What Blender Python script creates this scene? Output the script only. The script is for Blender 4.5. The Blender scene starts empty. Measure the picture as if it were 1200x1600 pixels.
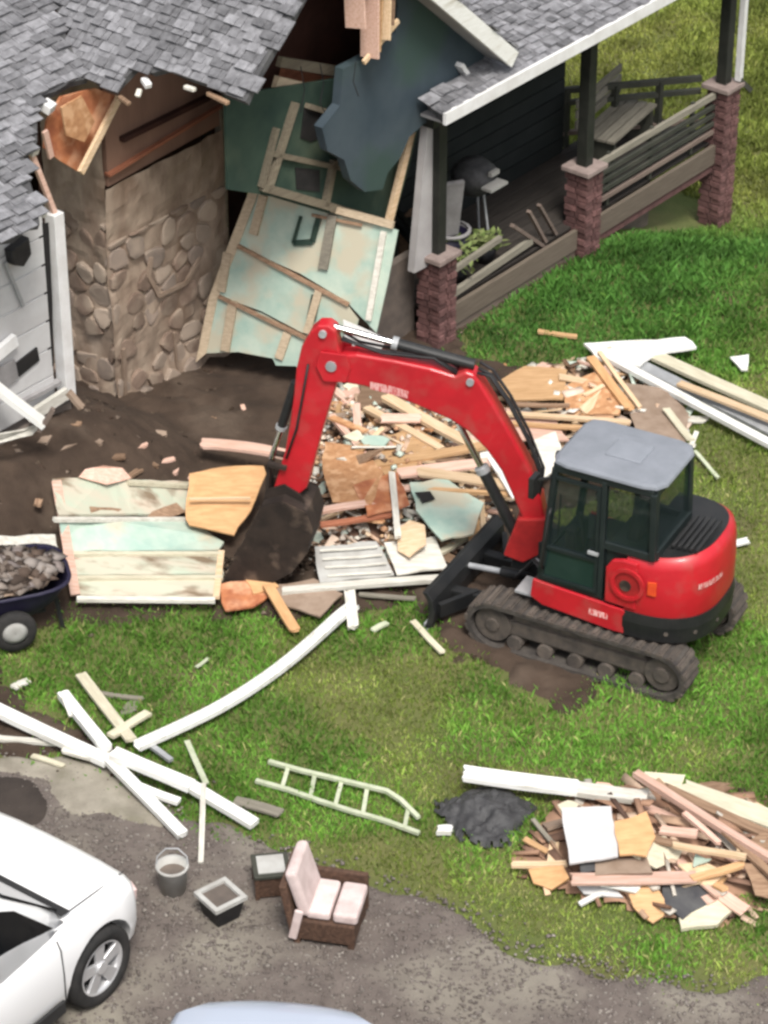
import bpy, math, random
import numpy as np
from mathutils import Matrix, Vector

random.seed(11)
RNG = np.random.default_rng(7)
R = math.radians
SC = bpy.context.scene
COL = SC.collection

# ------------------------------------------------------------------ camera, sky, sun, exposure
DIST, PITCH, FPX = 28.0, R(33), 4480.0
CAM = np.array([0, -DIST * math.cos(PITCH), DIST * math.sin(PITCH)])
cd = bpy.data.cameras.new('camera')
cam = bpy.data.objects.new('camera', cd)
COL.objects.link(cam)
cam.location = CAM
cam.rotation_euler = (R(90) - PITCH, 0, 0)
cd.sensor_fit = 'VERTICAL'
cd.sensor_height = 24.0
cd.lens = 24.0 * FPX / 1600.0
cd.clip_start = 0.5
cd.clip_end = 600
SC.camera = cam

SUN_EL, SUN_AZ = 60, 282          # degrees; azimuth of the sun counted from +x towards +y
w = bpy.data.worlds.new('World')
SC.world = w
w.use_nodes = True
nt = w.node_tree
sky = nt.nodes.new('ShaderNodeTexSky')
sky.sky_type = 'NISHITA'
sky.sun_disc = False
sky.sun_elevation = R(SUN_EL)
sky.sun_rotation = R(90 - SUN_AZ)
sky.air_density = 1.0
sky.dust_density = 4.0
sky.ozone_density = 1.0
bg = nt.nodes['Background']
bg.inputs['Strength'].default_value = 0.10
grey = nt.nodes.new('ShaderNodeHueSaturation')       # thick cloud: the sky's own brightness with little of its blue
grey.inputs['Saturation'].default_value = 0.3
nt.links.new(sky.outputs[0], grey.inputs['Color'])
nt.links.new(grey.outputs[0], bg.inputs['Color'])
sl = bpy.data.lights.new('sun', 'SUN')
sl.energy = 1.85
sl.angle = R(16)
sl.color = (1.0, 0.95, 0.88)
so = bpy.data.objects.new('sun', sl)
COL.objects.link(so)
sd = Vector((math.cos(R(SUN_EL)) * math.cos(R(SUN_AZ)), math.cos(R(SUN_EL)) * math.sin(R(SUN_AZ)), math.sin(R(SUN_EL))))
so.rotation_euler = sd.to_track_quat('Z', 'Y').to_euler()
so.location = (0, 0, 30)
SC.view_settings.view_transform = 'Standard'
SC.view_settings.look = 'None'
SC.view_settings.gamma = 1
SC.view_settings.use_curve_mapping = False
SC.view_settings.exposure = 0.92
SC.render.engine = 'CYCLES'
SC.cycles.filter_width = 2.8
SC.cycles.max_bounces = 6

# ------------------------------------------------------------------ geometry of the place
FW = np.array([0, math.cos(PITCH), -math.sin(PITCH)])
RT = np.array([1.0, 0, 0])
UP = np.array([0, math.sin(PITCH), math.cos(PITCH)])


def hit(px, py, p, n):
    """where the sight line through photo point (px, py) meets the plane through p with normal n"""
    d = FW * FPX + RT * (px - 600) + UP * (800 - py)
    n = np.asarray(n, float)
    return CAM + d * (np.dot(np.asarray(p) - CAM, n) / np.dot(d, n))


def G(px, py, z=0.0):
    return hit(px, py, (0, 0, z), (0, 0, 1))


HA = R(51)
HU = np.array([math.cos(HA), math.sin(HA), 0])       # along the porch front
HV = np.array([-math.sin(HA), math.cos(HA), 0])      # into the house
HO = G(683, 395, 1.1)
HO[2] = 0


def HL(p):
    d = np.asarray(p) - HO
    return np.array([d @ HU, d @ HV, d[2]])


def HW(u, v, z):
    return HO + HU * u + HV * v + np.array([0, 0, z])


def onv(px, py, v):
    return HL(hit(px, py, HO + HV * v, HV))


def onz(px, py, z):
    return HL(G(px, py, z))


def onpl(px, py, p, n):
    return HL(hit(px, py, HW(*p), HU * n[0] + HV * n[1] + np.array([0, 0, n[2]])))


def sst(a, b, x):
    t = np.clip((np.asarray(x, float) - a) / (b - a), 0, 1)
    return t * t * (3 - 2 * t)


def vnoise(x, y, s, seed=0):
    """cheap smooth value noise, 0..1"""
    x = np.asarray(x, float) / s + 31.7 * seed
    y = np.asarray(y, float) / s - 17.3 * seed
    xi, yi = np.floor(x), np.floor(y)
    fx, fy = x - xi, y - yi
    fx, fy = fx * fx * (3 - 2 * fx), fy * fy * (3 - 2 * fy)

    def h(a, b):
        v = np.sin(a * 127.1 + b * 311.7 + seed * 74.7) * 43758.5453
        return v - np.floor(v)
    return (h(xi, yi) * (1 - fx) + h(xi + 1, yi) * fx) * (1 - fy) + (h(xi, yi + 1) * (1 - fx) + h(xi + 1, yi + 1) * fx) * fy


def gz(x, y):
    """height of the ground"""
    x, y = np.asarray(x, float), np.asarray(y, float)
    u = (x - HO[0]) * HU[0] + (y - HO[1]) * HU[1]
    v = (x - HO[0]) * HV[0] + (y - HO[1]) * HV[1]
    b = np.interp(u, [-4.6, -4.1, -3.3, -2.0, -1.0], [0.82, 0.7, 0.2, 0.06, 0.0]) * sst(-0.7, 1.0, v) * (1 - sst(4, 7, -v))
    b = np.where(u < -9, 0, b)
    drop = -0.75 * sst(2.8, 5.7, u) * sst(-2.5, -0.3, v)
    return b + drop + 0.05 * (vnoise(x, y, 1.3, 3) - 0.5) + 0.03 * (vnoise(x, y, 0.4, 5) - 0.5)


def T(px, py, h=0.0):
    """point above the ground by h, seen at (px, py) in the photograph"""
    z = 0.0
    for _ in range(5):
        p = G(px, py, z + h)
        z = float(gz(p[0], p[1]))
    return G(px, py, z + h)


# ------------------------------------------------------------------ materials
MATS = {}


def mat(name, col, col2=None, scale=6.0, rough=0.75, bump=0.15, metal=0.0, var=0.12, stretch=None, spec=0.3, alpha=1.0,
        contrast=(0.35, 0.65), detail=6.0, coat=0.0, bscale=None, isle=False, third=None, tscale=2.0, tpos=(0.5, 0.62)):
    m = bpy.data.materials.new(name)
    m.use_nodes = True
    n, l = m.node_tree.nodes, m.node_tree.links
    b = n['Principled BSDF']
    b.inputs['Roughness'].default_value = rough
    b.inputs['Metallic'].default_value = metal
    b.inputs['Specular IOR Level'].default_value = spec
    b.inputs['Coat Weight'].default_value = coat
    if alpha < 1:
        b.inputs['Alpha'].default_value = alpha
    tc = n.new('ShaderNodeTexCoord')
    mp = n.new('ShaderNodeMapping')
    if stretch:
        mp.inputs['Scale'].default_value = stretch
    l.new(tc.outputs['Object'], mp.inputs['Vector'])
    oi = n.new('ShaderNodeObjectInfo')
    mu = n.new('ShaderNodeMath'); mu.operation = 'MULTIPLY'; mu.inputs[1].default_value = 37.0
    l.new(oi.outputs['Random'], mu.inputs[0])
    cb = n.new('ShaderNodeCombineXYZ')
    l.new(mu.outputs[0], cb.inputs[0]); l.new(mu.outputs[0], cb.inputs[1])
    l.new(cb.outputs[0], mp.inputs['Location'])
    nz = n.new('ShaderNodeTexNoise')
    nz.inputs['Scale'].default_value = scale
    nz.inputs['Detail'].default_value = detail
    nz.inputs['Roughness'].default_value = 0.62
    l.new(mp.outputs[0], nz.inputs['Vector'])
    rp = n.new('ShaderNodeValToRGB')
    rp.color_ramp.elements[0].position, rp.color_ramp.elements[1].position = contrast
    rp.color_ramp.elements[0].color = (*col, 1)
    rp.color_ramp.elements[1].color = (*(col2 or col), 1)
    l.new(nz.outputs['Fac'], rp.inputs['Fac'])
    out = rp.outputs['Color']
    if third:
        n3 = n.new('ShaderNodeTexNoise')
        n3.inputs['Scale'].default_value = tscale
        n3.inputs['Detail'].default_value = 5
        l.new(mp.outputs[0], n3.inputs['Vector'])
        r3 = n.new('ShaderNodeValToRGB')
        r3.color_ramp.elements[0].position, r3.color_ramp.elements[1].position = tpos
        l.new(n3.outputs['Fac'], r3.inputs['Fac'])
        mx = n.new('ShaderNodeMix'); mx.data_type = 'RGBA'
        l.new(r3.outputs['Color'], mx.inputs['Factor'])
        l.new(out, mx.inputs[6]); mx.inputs[7].default_value = (*third, 1)
        out = mx.outputs[2]
    hs = n.new('ShaderNodeHueSaturation')
    mr = n.new('ShaderNodeMapRange')
    mr.inputs['To Min'].default_value, mr.inputs['To Max'].default_value = 1 - var, 1 + var
    if isle:
        ge = n.new('ShaderNodeNewGeometry')
        ad = n.new('ShaderNodeMath'); ad.operation = 'ADD'
        l.new(ge.outputs['Random Per Island'], ad.inputs[0]); l.new(oi.outputs['Random'], ad.inputs[1])
        fr = n.new('ShaderNodeMath'); fr.operation = 'FRACT'
        l.new(ad.outputs[0], fr.inputs[0]); l.new(fr.outputs[0], mr.inputs['Value'])
    else:
        l.new(oi.outputs['Random'], mr.inputs['Value'])
    l.new(mr.outputs[0], hs.inputs['Value'])
    l.new(out, hs.inputs['Color'])
    l.new(hs.outputs[0], b.inputs['Base Color'])
    if bump:
        bp = n.new('ShaderNodeBump')
        bp.inputs['Strength'].default_value = bump
        bp.inputs['Distance'].default_value = 0.02
        src = nz
        if bscale:
            src = n.new('ShaderNodeTexNoise')
            src.inputs['Scale'].default_value = bscale
            src.inputs['Detail'].default_value = 5
            l.new(mp.outputs[0], src.inputs['Vector'])
        l.new(src.outputs['Fac'], bp.inputs['Height'])
        l.new(bp.outputs[0], b.inputs['Normal'])
    MATS[name] = m
    return m


def palette(name, cols, rough=0.85, scale=5.0, spec=0.2):
    """one colour out of a list for each loose piece of a mesh (and each object)"""
    m = bpy.data.materials.new(name)
    m.use_nodes = True
    n, l = m.node_tree.nodes, m.node_tree.links
    b = n['Principled BSDF']
    b.inputs['Roughness'].default_value = rough
    b.inputs['Specular IOR Level'].default_value = spec
    ge = n.new('ShaderNodeNewGeometry'); oi = n.new('ShaderNodeObjectInfo')
    ad = n.new('ShaderNodeMath'); ad.operation = 'ADD'
    l.new(ge.outputs['Random Per Island'], ad.inputs[0]); l.new(oi.outputs['Random'], ad.inputs[1])
    fr = n.new('ShaderNodeMath'); fr.operation = 'FRACT'
    l.new(ad.outputs[0], fr.inputs[0])
    rp = n.new('ShaderNodeValToRGB')
    rp.color_ramp.interpolation = 'CONSTANT'
    e = rp.color_ramp.elements
    e[0].color = (*cols[0], 1)
    e[1].position = 1.0 / len(cols); e[1].color = (*cols[1], 1)
    for k in range(2, len(cols)):
        x = e.new(k / len(cols)); x.color = (*cols[k], 1)
    l.new(fr.outputs[0], rp.inputs['Fac'])
    tc = n.new('ShaderNodeTexCoord'); nz = n.new('ShaderNodeTexNoise')
    nz.inputs['Scale'].default_value = scale; nz.inputs['Detail'].default_value = 5
    l.new(tc.outputs['Object'], nz.inputs['Vector'])
    mr = n.new('ShaderNodeMapRange')
    mr.inputs['From Min'].default_value, mr.inputs['From Max'].default_value = 0.3, 0.7
    mr.inputs['To Min'].default_value, mr.inputs['To Max'].default_value = 0.7, 1.2
    l.new(nz.outputs['Fac'], mr.inputs['Value'])
    hs = n.new('ShaderNodeHueSaturation')
    l.new(mr.outputs[0], hs.inputs['Value']); l.new(rp.outputs[0], hs.inputs['Color'])
    l.new(hs.outputs[0], b.inputs['Base Color'])
    MATS[name] = m
    return m


GRAIN = (1.2, 16, 16)
mat('shingle_grey', (0.125, 0.125, 0.133), (0.225, 0.225, 0.238), 12, 0.9, 0.4, var=0.36, isle=True, bscale=60)
mat('roof_felt', (0.05, 0.05, 0.055), (0.09, 0.09, 0.09), 6, 0.95)
mat('wall_blue', (0.034, 0.050, 0.064), (0.052, 0.070, 0.084), 1.6, 0.7, 0.15, third=(0.036, 0.062, 0.056), tscale=0.9)
mat('white_trim', (0.74, 0.74, 0.74), (0.62, 0.61, 0.60), 5, 0.5, 0.05, var=0.06)
mat('white_paint', (0.80, 0.80, 0.78), (0.70, 0.70, 0.66), 7, 0.5, 0.08, var=0.08, stretch=(1, 6, 6), third=(0.52, 0.49, 0.42), tscale=2.5, tpos=(0.56, 0.74))
mat('white_dirty', (0.68, 0.66, 0.60), (0.48, 0.46, 0.40), 5, 0.7, 0.1, var=0.12, stretch=(1, 5, 5))
mat('cream_paint', (0.64, 0.60, 0.46), (0.50, 0.46, 0.34), 5, 0.7, 0.1, var=0.12, stretch=(1, 6, 6))
mat('white_wall', (0.56, 0.56, 0.56), (0.47, 0.46, 0.46), 2.2, 0.6, 0.06, var=0.03)
mat('grey_wall', (0.36, 0.35, 0.35), (0.29, 0.28, 0.28), 3, 0.7, 0.06)
mat('dark_recess', (0.012, 0.012, 0.012), (0.022, 0.02, 0.02), 5, 0.9)
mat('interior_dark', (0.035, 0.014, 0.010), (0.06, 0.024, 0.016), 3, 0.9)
mat('wood_tan', (0.58, 0.37, 0.20), (0.42, 0.25, 0.12), 3, 0.8, 0.2, var=0.2, stretch=GRAIN)
mat('wood_pale', (0.66, 0.50, 0.34), (0.52, 0.37, 0.22), 3, 0.8, 0.2, var=0.15, stretch=GRAIN)
mat('wood_pink', (0.66, 0.46, 0.38), (0.52, 0.32, 0.24), 3, 0.8, 0.2, var=0.15, stretch=GRAIN)
mat('wood_old', (0.30, 0.20, 0.13), (0.18, 0.11, 0.07), 3, 0.9, 0.25, var=0.25, stretch=GRAIN)
mat('wood_red', (0.36, 0.14, 0.08), (0.24, 0.09, 0.05), 3, 0.85, 0.2, var=0.2, stretch=GRAIN)
mat('wood_grey', (0.25, 0.23, 0.185), (0.17, 0.155, 0.125), 3, 0.85, 0.2, var=0.15, stretch=GRAIN)
mat('plywood_orange', (0.60, 0.36, 0.18), (0.48, 0.27, 0.125), 3, 0.75, 0.15, var=0.12, stretch=(2, 8, 8))
mat('strand_board', (0.52, 0.28, 0.14), (0.38, 0.19, 0.09), 14, 0.8, 0.2, var=0.18, third=(0.60, 0.36, 0.2), tscale=9)
mat('strand_torn', (0.46, 0.18, 0.08), (0.30, 0.10, 0.05), 7, 0.8, 0.3, var=0.15, third=(0.62, 0.34, 0.2), tscale=5, tpos=(0.5, 0.7))
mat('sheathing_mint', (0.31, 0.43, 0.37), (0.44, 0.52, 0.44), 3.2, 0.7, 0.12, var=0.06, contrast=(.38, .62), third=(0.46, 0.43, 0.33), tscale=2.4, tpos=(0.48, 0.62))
mat('sheathing_green_shaded', (0.018, 0.038, 0.030), (0.035, 0.060, 0.043), 2, 0.85, 0.1, third=(0.085, 0.11, 0.075), tscale=1.2, tpos=(0.54, 0.78))  # green sheathing darkened, the roof's shade is put into its colour
mat('sheathing_pale', (0.42, 0.47, 0.37), (0.52, 0.44, 0.35), 3.0, 0.75, 0.18, var=0.06, third=(0.20, 0.15, 0.10), tscale=3.2, tpos=(0.54, 0.66), stretch=(0.6, 1.5, 1))
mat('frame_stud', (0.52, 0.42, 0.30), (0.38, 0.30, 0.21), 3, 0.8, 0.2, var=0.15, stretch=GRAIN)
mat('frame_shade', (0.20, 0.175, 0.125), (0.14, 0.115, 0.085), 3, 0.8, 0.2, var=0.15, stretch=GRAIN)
mat('plaster_brown', (0.17, 0.105, 0.070), (0.27, 0.185, 0.13), 2.0, 0.9, 0.35, var=0.0, third=(0.36, 0.27, 0.20), tscale=2.6, tpos=(0.50, 0.70), stretch=(1.6, 1.6, 0.7))
mat('plaster_pale', (0.38, 0.30, 0.235), (0.29, 0.22, 0.165), 6, 0.9, 0.3, var=0.0)
mat('mortar_smear', (0.20, 0.145, 0.108), (0.36, 0.285, 0.22), 2.6, 0.95, 0.4, var=0.0, third=(0.17, 0.115, 0.08), tscale=1.8, tpos=(0.52, 0.72), stretch=(1.4, 1.4, 0.7))
mat('stone_brown', (0.15, 0.105, 0.08), (0.24, 0.175, 0.135), 4, 0.95, 0.5, var=0.22, third=(0.31, 0.245, 0.19), tscale=3, tpos=(0.5, 0.68))
mat('stone_grey', (0.19, 0.155, 0.13), (0.27, 0.21, 0.17), 4, 0.95, 0.5, var=0.18, third=(0.33, 0.265, 0.21), tscale=3, tpos=(0.5, 0.68))
mat('stone_pale', (0.28, 0.22, 0.175), (0.36, 0.29, 0.23), 4, 0.95, 0.5, var=0.15)
mat('board_brown', (0.20, 0.115, 0.080), (0.26, 0.155, 0.11), 1.4, 0.85, 0.15, stretch=(2, 2, 0.4))
mat('plaster_flake', (0.31, 0.235, 0.18), (0.23, 0.165, 0.12), 6, 0.9, 0.3, var=0.15)
mat('concrete_dark', (0.16, 0.13, 0.11), (0.10, 0.085, 0.075), 5, 0.95, 0.3)
mat('brick_red', (0.165, 0.085, 0.080), (0.105, 0.055, 0.052), 9, 0.9, 0.3, var=0.38)
mat('mortar', (0.26, 0.20, 0.19), (0.20, 0.155, 0.145), 9, 0.95, 0.2)
mat('cap_stone', (0.27, 0.215, 0.195), (0.20, 0.155, 0.14), 8, 0.9, 0.2)
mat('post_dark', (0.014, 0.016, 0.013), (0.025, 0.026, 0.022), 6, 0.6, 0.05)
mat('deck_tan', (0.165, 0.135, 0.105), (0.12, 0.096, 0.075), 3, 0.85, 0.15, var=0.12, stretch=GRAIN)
mat('deck_dark', (0.045, 0.038, 0.033), (0.028, 0.024, 0.021), 3, 0.85, 0.15, var=0.15, stretch=GRAIN)  # deck boards, shade under the porch roof darkened into the colour
mat('rail_brown', (0.13, 0.095, 0.08), (0.19, 0.15, 0.125), 3, 0.8, 0.1, stretch=GRAIN)
mat('rail_dark', (0.035, 0.038, 0.03), (0.06, 0.06, 0.048), 3, 0.7, 0.1)
mat('siding_dark', (0.011, 0.014, 0.014), (0.017, 0.020, 0.020), 3, 0.8)  # dark grey siding, made darker still to hold the porch shade
mat('cloth_grey', (0.30, 0.29, 0.29), (0.22, 0.21, 0.21), 6, 0.9, 0.2)
mat('cushion_pink', (0.64, 0.53, 0.51), (0.50, 0.40, 0.38), 7, 0.9, 0.25, var=0.08)
mat('wicker_brown', (0.12, 0.068, 0.045), (0.06, 0.034, 0.024), 30, 0.8, 0.6)
mat('plastic_black', (0.015, 0.015, 0.017), (0.028, 0.027, 0.028), 8, 0.55, 0.1)
mat('plastic_navy', (0.012, 0.010, 0.03), (0.022, 0.02, 0.04), 6, 0.5, 0.1)
mat('plastic_grey', (0.42, 0.42, 0.40), (0.33, 0.32, 0.30), 6, 0.7, 0.1)
mat('tarp_black', (0.034, 0.034, 0.036), (0.07, 0.07, 0.072), 9, 0.6, 0.5)
mat('metal_green', (0.50, 0.53, 0.40), (0.38, 0.42, 0.29), 10, 0.5, 0.1)
mat('metal_grey', (0.42, 0.43, 0.44), (0.30, 0.31, 0.32), 6, 0.5, 0.15, metal=0.2)
mat('red_paint', (0.50, 0.012, 0.022), (0.40, 0.010, 0.018), 3, 0.42, 0.05, spec=0.5, coat=0.15, var=0.03, third=(0.38, 0.055, 0.05), tscale=5, tpos=(0.52, 0.80))
mat('red_dull', (0.38, 0.02, 0.02), (0.26, 0.014, 0.015), 8, 0.6, 0.1)
mat('orange_lens', (0.65, 0.08, 0.02), (0.55, 0.05, 0.02), 8, 0.35, 0.0)
mat('black_paint', (0.012, 0.013, 0.014), (0.022, 0.022, 0.022), 5, 0.45, 0.05, spec=0.4)
mat('cab_black', (0.010, 0.016, 0.016), (0.016, 0.022, 0.022), 5, 0.45, 0.03, spec=0.4)
mat('cab_roof', (0.215, 0.23, 0.26), (0.18, 0.195, 0.22), 5, 0.55, 0.05)
mat('rubber', (0.035, 0.031, 0.029), (0.075, 0.066, 0.058), 9, 0.85, 0.3, var=0.2)
mat('track_mud', (0.06, 0.052, 0.046), (0.11, 0.09, 0.075), 9, 0.9, 0.4, var=0.2)
mat('chrome', (0.75, 0.75, 0.76), (0.7, 0.7, 0.7), 4, 0.15, 0, metal=1.0)
mat('bucket_steel', (0.018, 0.013, 0.011), (0.034, 0.024, 0.019), 6, 0.75, 0.4, third=(0.095, 0.068, 0.052), tscale=4.5, tpos=(0.54, 0.68))
mat('decal_white', (0.75, 0.70, 0.70), (0.68, 0.60, 0.60), 9, 0.5, 0)
mat('car_white', (0.80, 0.80, 0.80), (0.79, 0.79, 0.79), 3, 0.3, 0, spec=0.5, coat=0.4, var=0.0)
mat('car_silver', (0.42, 0.47, 0.56), (0.41, 0.46, 0.55), 3, 0.3, 0, spec=0.5, coat=0.4, var=0.0)
mat('car_glass', (0.006, 0.007, 0.008), None, 3, 0.08, 0, spec=0.5, var=0)
mat('car_trim', (0.02, 0.02, 0.021), (0.03, 0.03, 0.03), 5, 0.6, 0.03)
mat('tyre', (0.018, 0.018, 0.018), (0.032, 0.030, 0.029), 9, 0.85, 0.1)
mat('alloy', (0.62, 0.62, 0.63), (0.55, 0.55, 0.56), 6, 0.35, 0, metal=0.5)
mat('tail_lamp', (0.72, 0.55, 0.52), (0.66, 0.48, 0.46), 6, 0.25, 0, coat=0.3)
mat('cab_glass', (0.02, 0.035, 0.034), None, 3, 0.04, 0, spec=0.6, alpha=0.3, var=0)
mat('lawn_soil', (0.085, 0.110, 0.030), (0.13, 0.130, 0.048), 1.1, 0.95, 0.5, var=0, third=(0.10, 0.082, 0.045), tscale=0.7, tpos=(0.55, 0.75), bscale=30)
mat('soil', (0.036, 0.024, 0.017), (0.066, 0.045, 0.032), 1.7, 0.95, 0.8, var=0, third=(0.105, 0.078, 0.058), tscale=1.2, tpos=(0.55, 0.75), bscale=14)
mat('patch_dark', (0.030, 0.024, 0.021), (0.05, 0.04, 0.034), 2.5, 0.95, 0.6, var=0, bscale=20)
mat('gravel_bed', (0.105, 0.087, 0.078), (0.145, 0.122, 0.108), 5, 0.95, 0.6, var=0, third=(0.22, 0.20, 0.165), tscale=0.9, tpos=(0.48, 0.66), bscale=50)
mat('verge_pale', (0.20, 0.18, 0.145), (0.30, 0.275, 0.225), 4, 0.95, 0.4, var=0, third=(0.14, 0.13, 0.09), tscale=1.6, tpos=(0.55, 0.72), bscale=40)
palette('gravel_mix', [(0.15, 0.128, 0.114), (0.17, 0.148, 0.133), (0.20, 0.175, 0.157), (0.16, 0.137, 0.123), (0.25, 0.225, 0.20), (0.13, 0.11, 0.10)])
palette('clod_mix', [(0.035, 0.024, 0.017), (0.06, 0.042, 0.030), (0.09, 0.066, 0.048), (0.045, 0.030, 0.02), (0.15, 0.115, 0.09), (0.065, 0.042, 0.03)])
palette('rubble_mix', [(0.50, 0.33, 0.20), (0.62, 0.48, 0.34), (0.20, 0.12, 0.075), (0.64, 0.60, 0.52), (0.42, 0.24, 0.14), (0.48, 0.42, 0.36), (0.12, 0.075, 0.05), (0.50, 0.58, 0.50), (0.66, 0.52, 0.42), (0.70, 0.68, 0.62), (0.60, 0.42, 0.30)])
palette('rubble_grey', [(0.15, 0.12, 0.10), (0.20, 0.168, 0.145), (0.09, 0.064, 0.05), (0.18, 0.152, 0.142), (0.06, 0.044, 0.035), (0.25, 0.22, 0.20)])
palette('rubble_brown', [(0.16, 0.09, 0.06), (0.30, 0.18, 0.12), (0.42, 0.28, 0.19), (0.09, 0.055, 0.042), (0.52, 0.38, 0.28), (0.20, 0.12, 0.085), (0.50, 0.46, 0.40)])


def grass_material():
    m = bpy.data.materials.new('grass_blade')
    m.use_nodes = True
    n, l = m.node_tree.nodes, m.node_tree.links
    b = n['Principled BSDF']
    b.inputs['Roughness'].default_value = 0.6
    b.inputs['Specular IOR Level'].default_value = 0.25
    at = n.new('ShaderNodeAttribute'); at.attribute_name = 'tint'
    l.new(at.outputs['Color'], b.inputs['Base Color'])
    tr = n.new('ShaderNodeBsdfTranslucent')
    l.new(at.outputs['Color'], tr.inputs['Color'])
    mx = n.new('ShaderNodeMixShader'); mx.inputs[0].default_value = 0.25
    l.new(b.outputs[0], mx.inputs[1]); l.new(tr.outputs[0], mx.inputs[2])
    l.new(mx.outputs[0], n['Material Output'].inputs['Surface'])
    MATS['grass_blade'] = m


grass_material()


# ------------------------------------------------------------------ mesh helpers
class MB:
    def __init__(self):
        self.v, self.f = [], []

    def add(self, vs, fs):
        b = len(self.v)
        self.v += [tuple(float(c) for c in p) for p in vs]
        self.f += [tuple(b + i for i in f) for f in fs]
        return self

    def box(self, c, s, rot=None):
        c, s = np.array(c, float), np.array(s, float) / 2
        vs = np.array([[x, y, z] for x in (-1, 1) for y in (-1, 1) for z in (-1, 1)], float) * s
        if rot is not None:
            vs = vs @ np.array(rot.to_3x3() if hasattr(rot, 'to_3x3') else rot).T
        return self.add(vs + c, [(0, 1, 3, 2), (4, 6, 7, 5), (0, 4, 5, 1), (2, 3, 7, 6), (0, 2, 6, 4), (1, 5, 7, 3)])

    def bar(self, p, q, w, t, up=(0, 0, 1)):
        p, q = np.array(p, float), np.array(q, float)
        x = (q - p) / max(1e-9, np.linalg.norm(q - p))
        y = np.cross(np.array(up, float), x)
        y = y / max(1e-9, np.linalg.norm(y))
        z = np.cross(x, y)
        vs = [a + y * sy * w / 2 + z * sz * t / 2 for a in (p, q) for sy in (-1, 1) for sz in (-1, 1)]
        return self.add(vs, [(0, 1, 3, 2), (4, 6, 7, 5), (0, 4, 5, 1), (2, 3, 7, 6), (0, 2, 6, 4), (1, 5, 7, 3)])

    def cyl(self, p, q, r0, r1=None, n=14, caps=True):
        r1 = r0 if r1 is None else r1
        p, q = np.array(p, float), np.array(q, float)
        x = (q - p) / np.linalg.norm(q - p)
        a = np.array([0, 0, 1.0]) if abs(x[2]) < 0.9 else np.array([1.0, 0, 0])
        y = np.cross(a, x); y /= np.linalg.norm(y)
        z = np.cross(x, y)
        vs = []
        for c, r in ((p, r0), (q, r1)):
            for k in range(n):
                t = 2 * math.pi * k / n
                vs.append(c + (y * math.cos(t) + z * math.sin(t)) * r)
        fs = [(k, (k + 1) % n, n + (k + 1) % n, n + k) for k in range(n)]
        if caps:
            fs += [tuple(range(n - 1, -1, -1)), tuple(range(n, 2 * n))]
        return self.add(vs, fs)

    def tube(self, pts, r, n=8):
        pts = [np.array(p, float) for p in pts]
        vs = []
        ref = np.array([0.13, 0.21, 0.97])
        for i, p in enumerate(pts):
            d = pts[min(i + 1, len(pts) - 1)] - pts[max(i - 1, 0)]
            d /= np.linalg.norm(d)
            y = np.cross(ref, d); y /= max(1e-6, np.linalg.norm(y))
            z = np.cross(d, y)
            for k in range(n):
                t = 2 * math.pi * k / n
                vs.append(p + (y * math.cos(t) + z * math.sin(t)) * r)
        fs = [(i * n + k, i * n + (k + 1) % n, (i + 1) * n + (k + 1) % n, (i + 1) * n + k) for i in range(len(pts) - 1) for k in range(n)]
        fs += [tuple(range(n - 1, -1, -1)), tuple((len(pts) - 1) * n + k for k in range(n))]
        return self.add(vs, fs)

    def prism(self, poly, d):
        """polygon (list of 3D points) extruded by vector d"""
        n = len(poly)
        poly = [np.array(p, float) for p in poly]
        d = np.array(d, float)
        vs = poly + [p + d for p in poly]
        fs = [tuple(range(n - 1, -1, -1)), tuple(range(n, 2 * n))]
        fs += [(k, (k + 1) % n, n + (k + 1) % n, n + k) for k in range(n)]
        return self.add(vs, fs)

    def loft(self, rings, close=True, caps=True):
        n = len(rings[0])
        vs = [p for r in rings for p in r]
        m = n if close else n - 1
        fs = [(i * n + k, i * n + (k + 1) % n, (i + 1) * n + (k + 1) % n, (i + 1) * n + k) for i in range(len(rings) - 1) for k in range(m)]
        if caps:
            fs += [tuple(range(n - 1, -1, -1)), tuple((len(rings) - 1) * n + k for k in range(n))]
        return self.add(vs, fs)

    def lathe(self, prof, c, axis='y', n=24):
        """profile of (radius, offset along axis)"""
        rings = []
        for r, o in prof:
            ring = []
            for k in range(n):
                t = 2 * math.pi * k / n
                a, b = r * math.cos(t), r * math.sin(t)
                ring.append((c[0] + a, c[1] + o, c[2] + b) if axis == 'y' else (c[0] + a, c[1] + b, c[2] + o))
            rings.append(ring)
        return self.loft(rings, True, False)


def build(mb, name, m, parent=None, smooth=False, bevel=0.0, seg=2, origin=None, matrix=None):
    vs = mb.v
    if origin is not None:
        o = np.array(origin, float)
        vs = [tuple(np.array(p) - o) for p in vs]
    me = bpy.data.meshes.new(name)
    me.from_pydata(vs, [], mb.f)
    import bmesh
    bm = bmesh.new(); bm.from_mesh(me)
    bmesh.ops.recalc_face_normals(bm, faces=bm.faces)
    bm.to_mesh(me); bm.free()
    me.update()
    if smooth:
        for p in me.polygons:
            p.use_smooth = True
    me.materials.append(MATS[m])
    o = bpy.data.objects.new(name, me)
    COL.objects.link(o)
    if parent is not None:
        o.parent = parent
    if origin is not None:
        o.location = origin
    if matrix is not None:
        o.matrix_basis = Matrix(matrix)
    if bevel:
        md = o.modifiers.new('bevel', 'BEVEL')
        md.width = bevel; md.segments = seg; md.limit_method = 'ANGLE'; md.angle_limit = R(40)
        md.harden_normals = False
    return o


def tag(o, label=None, cat=None, group=None, kind=None):
    if label: o['label'] = label
    if cat: o['category'] = cat
    if group: o['group'] = group
    if kind: o['kind'] = kind
    return o


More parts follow.
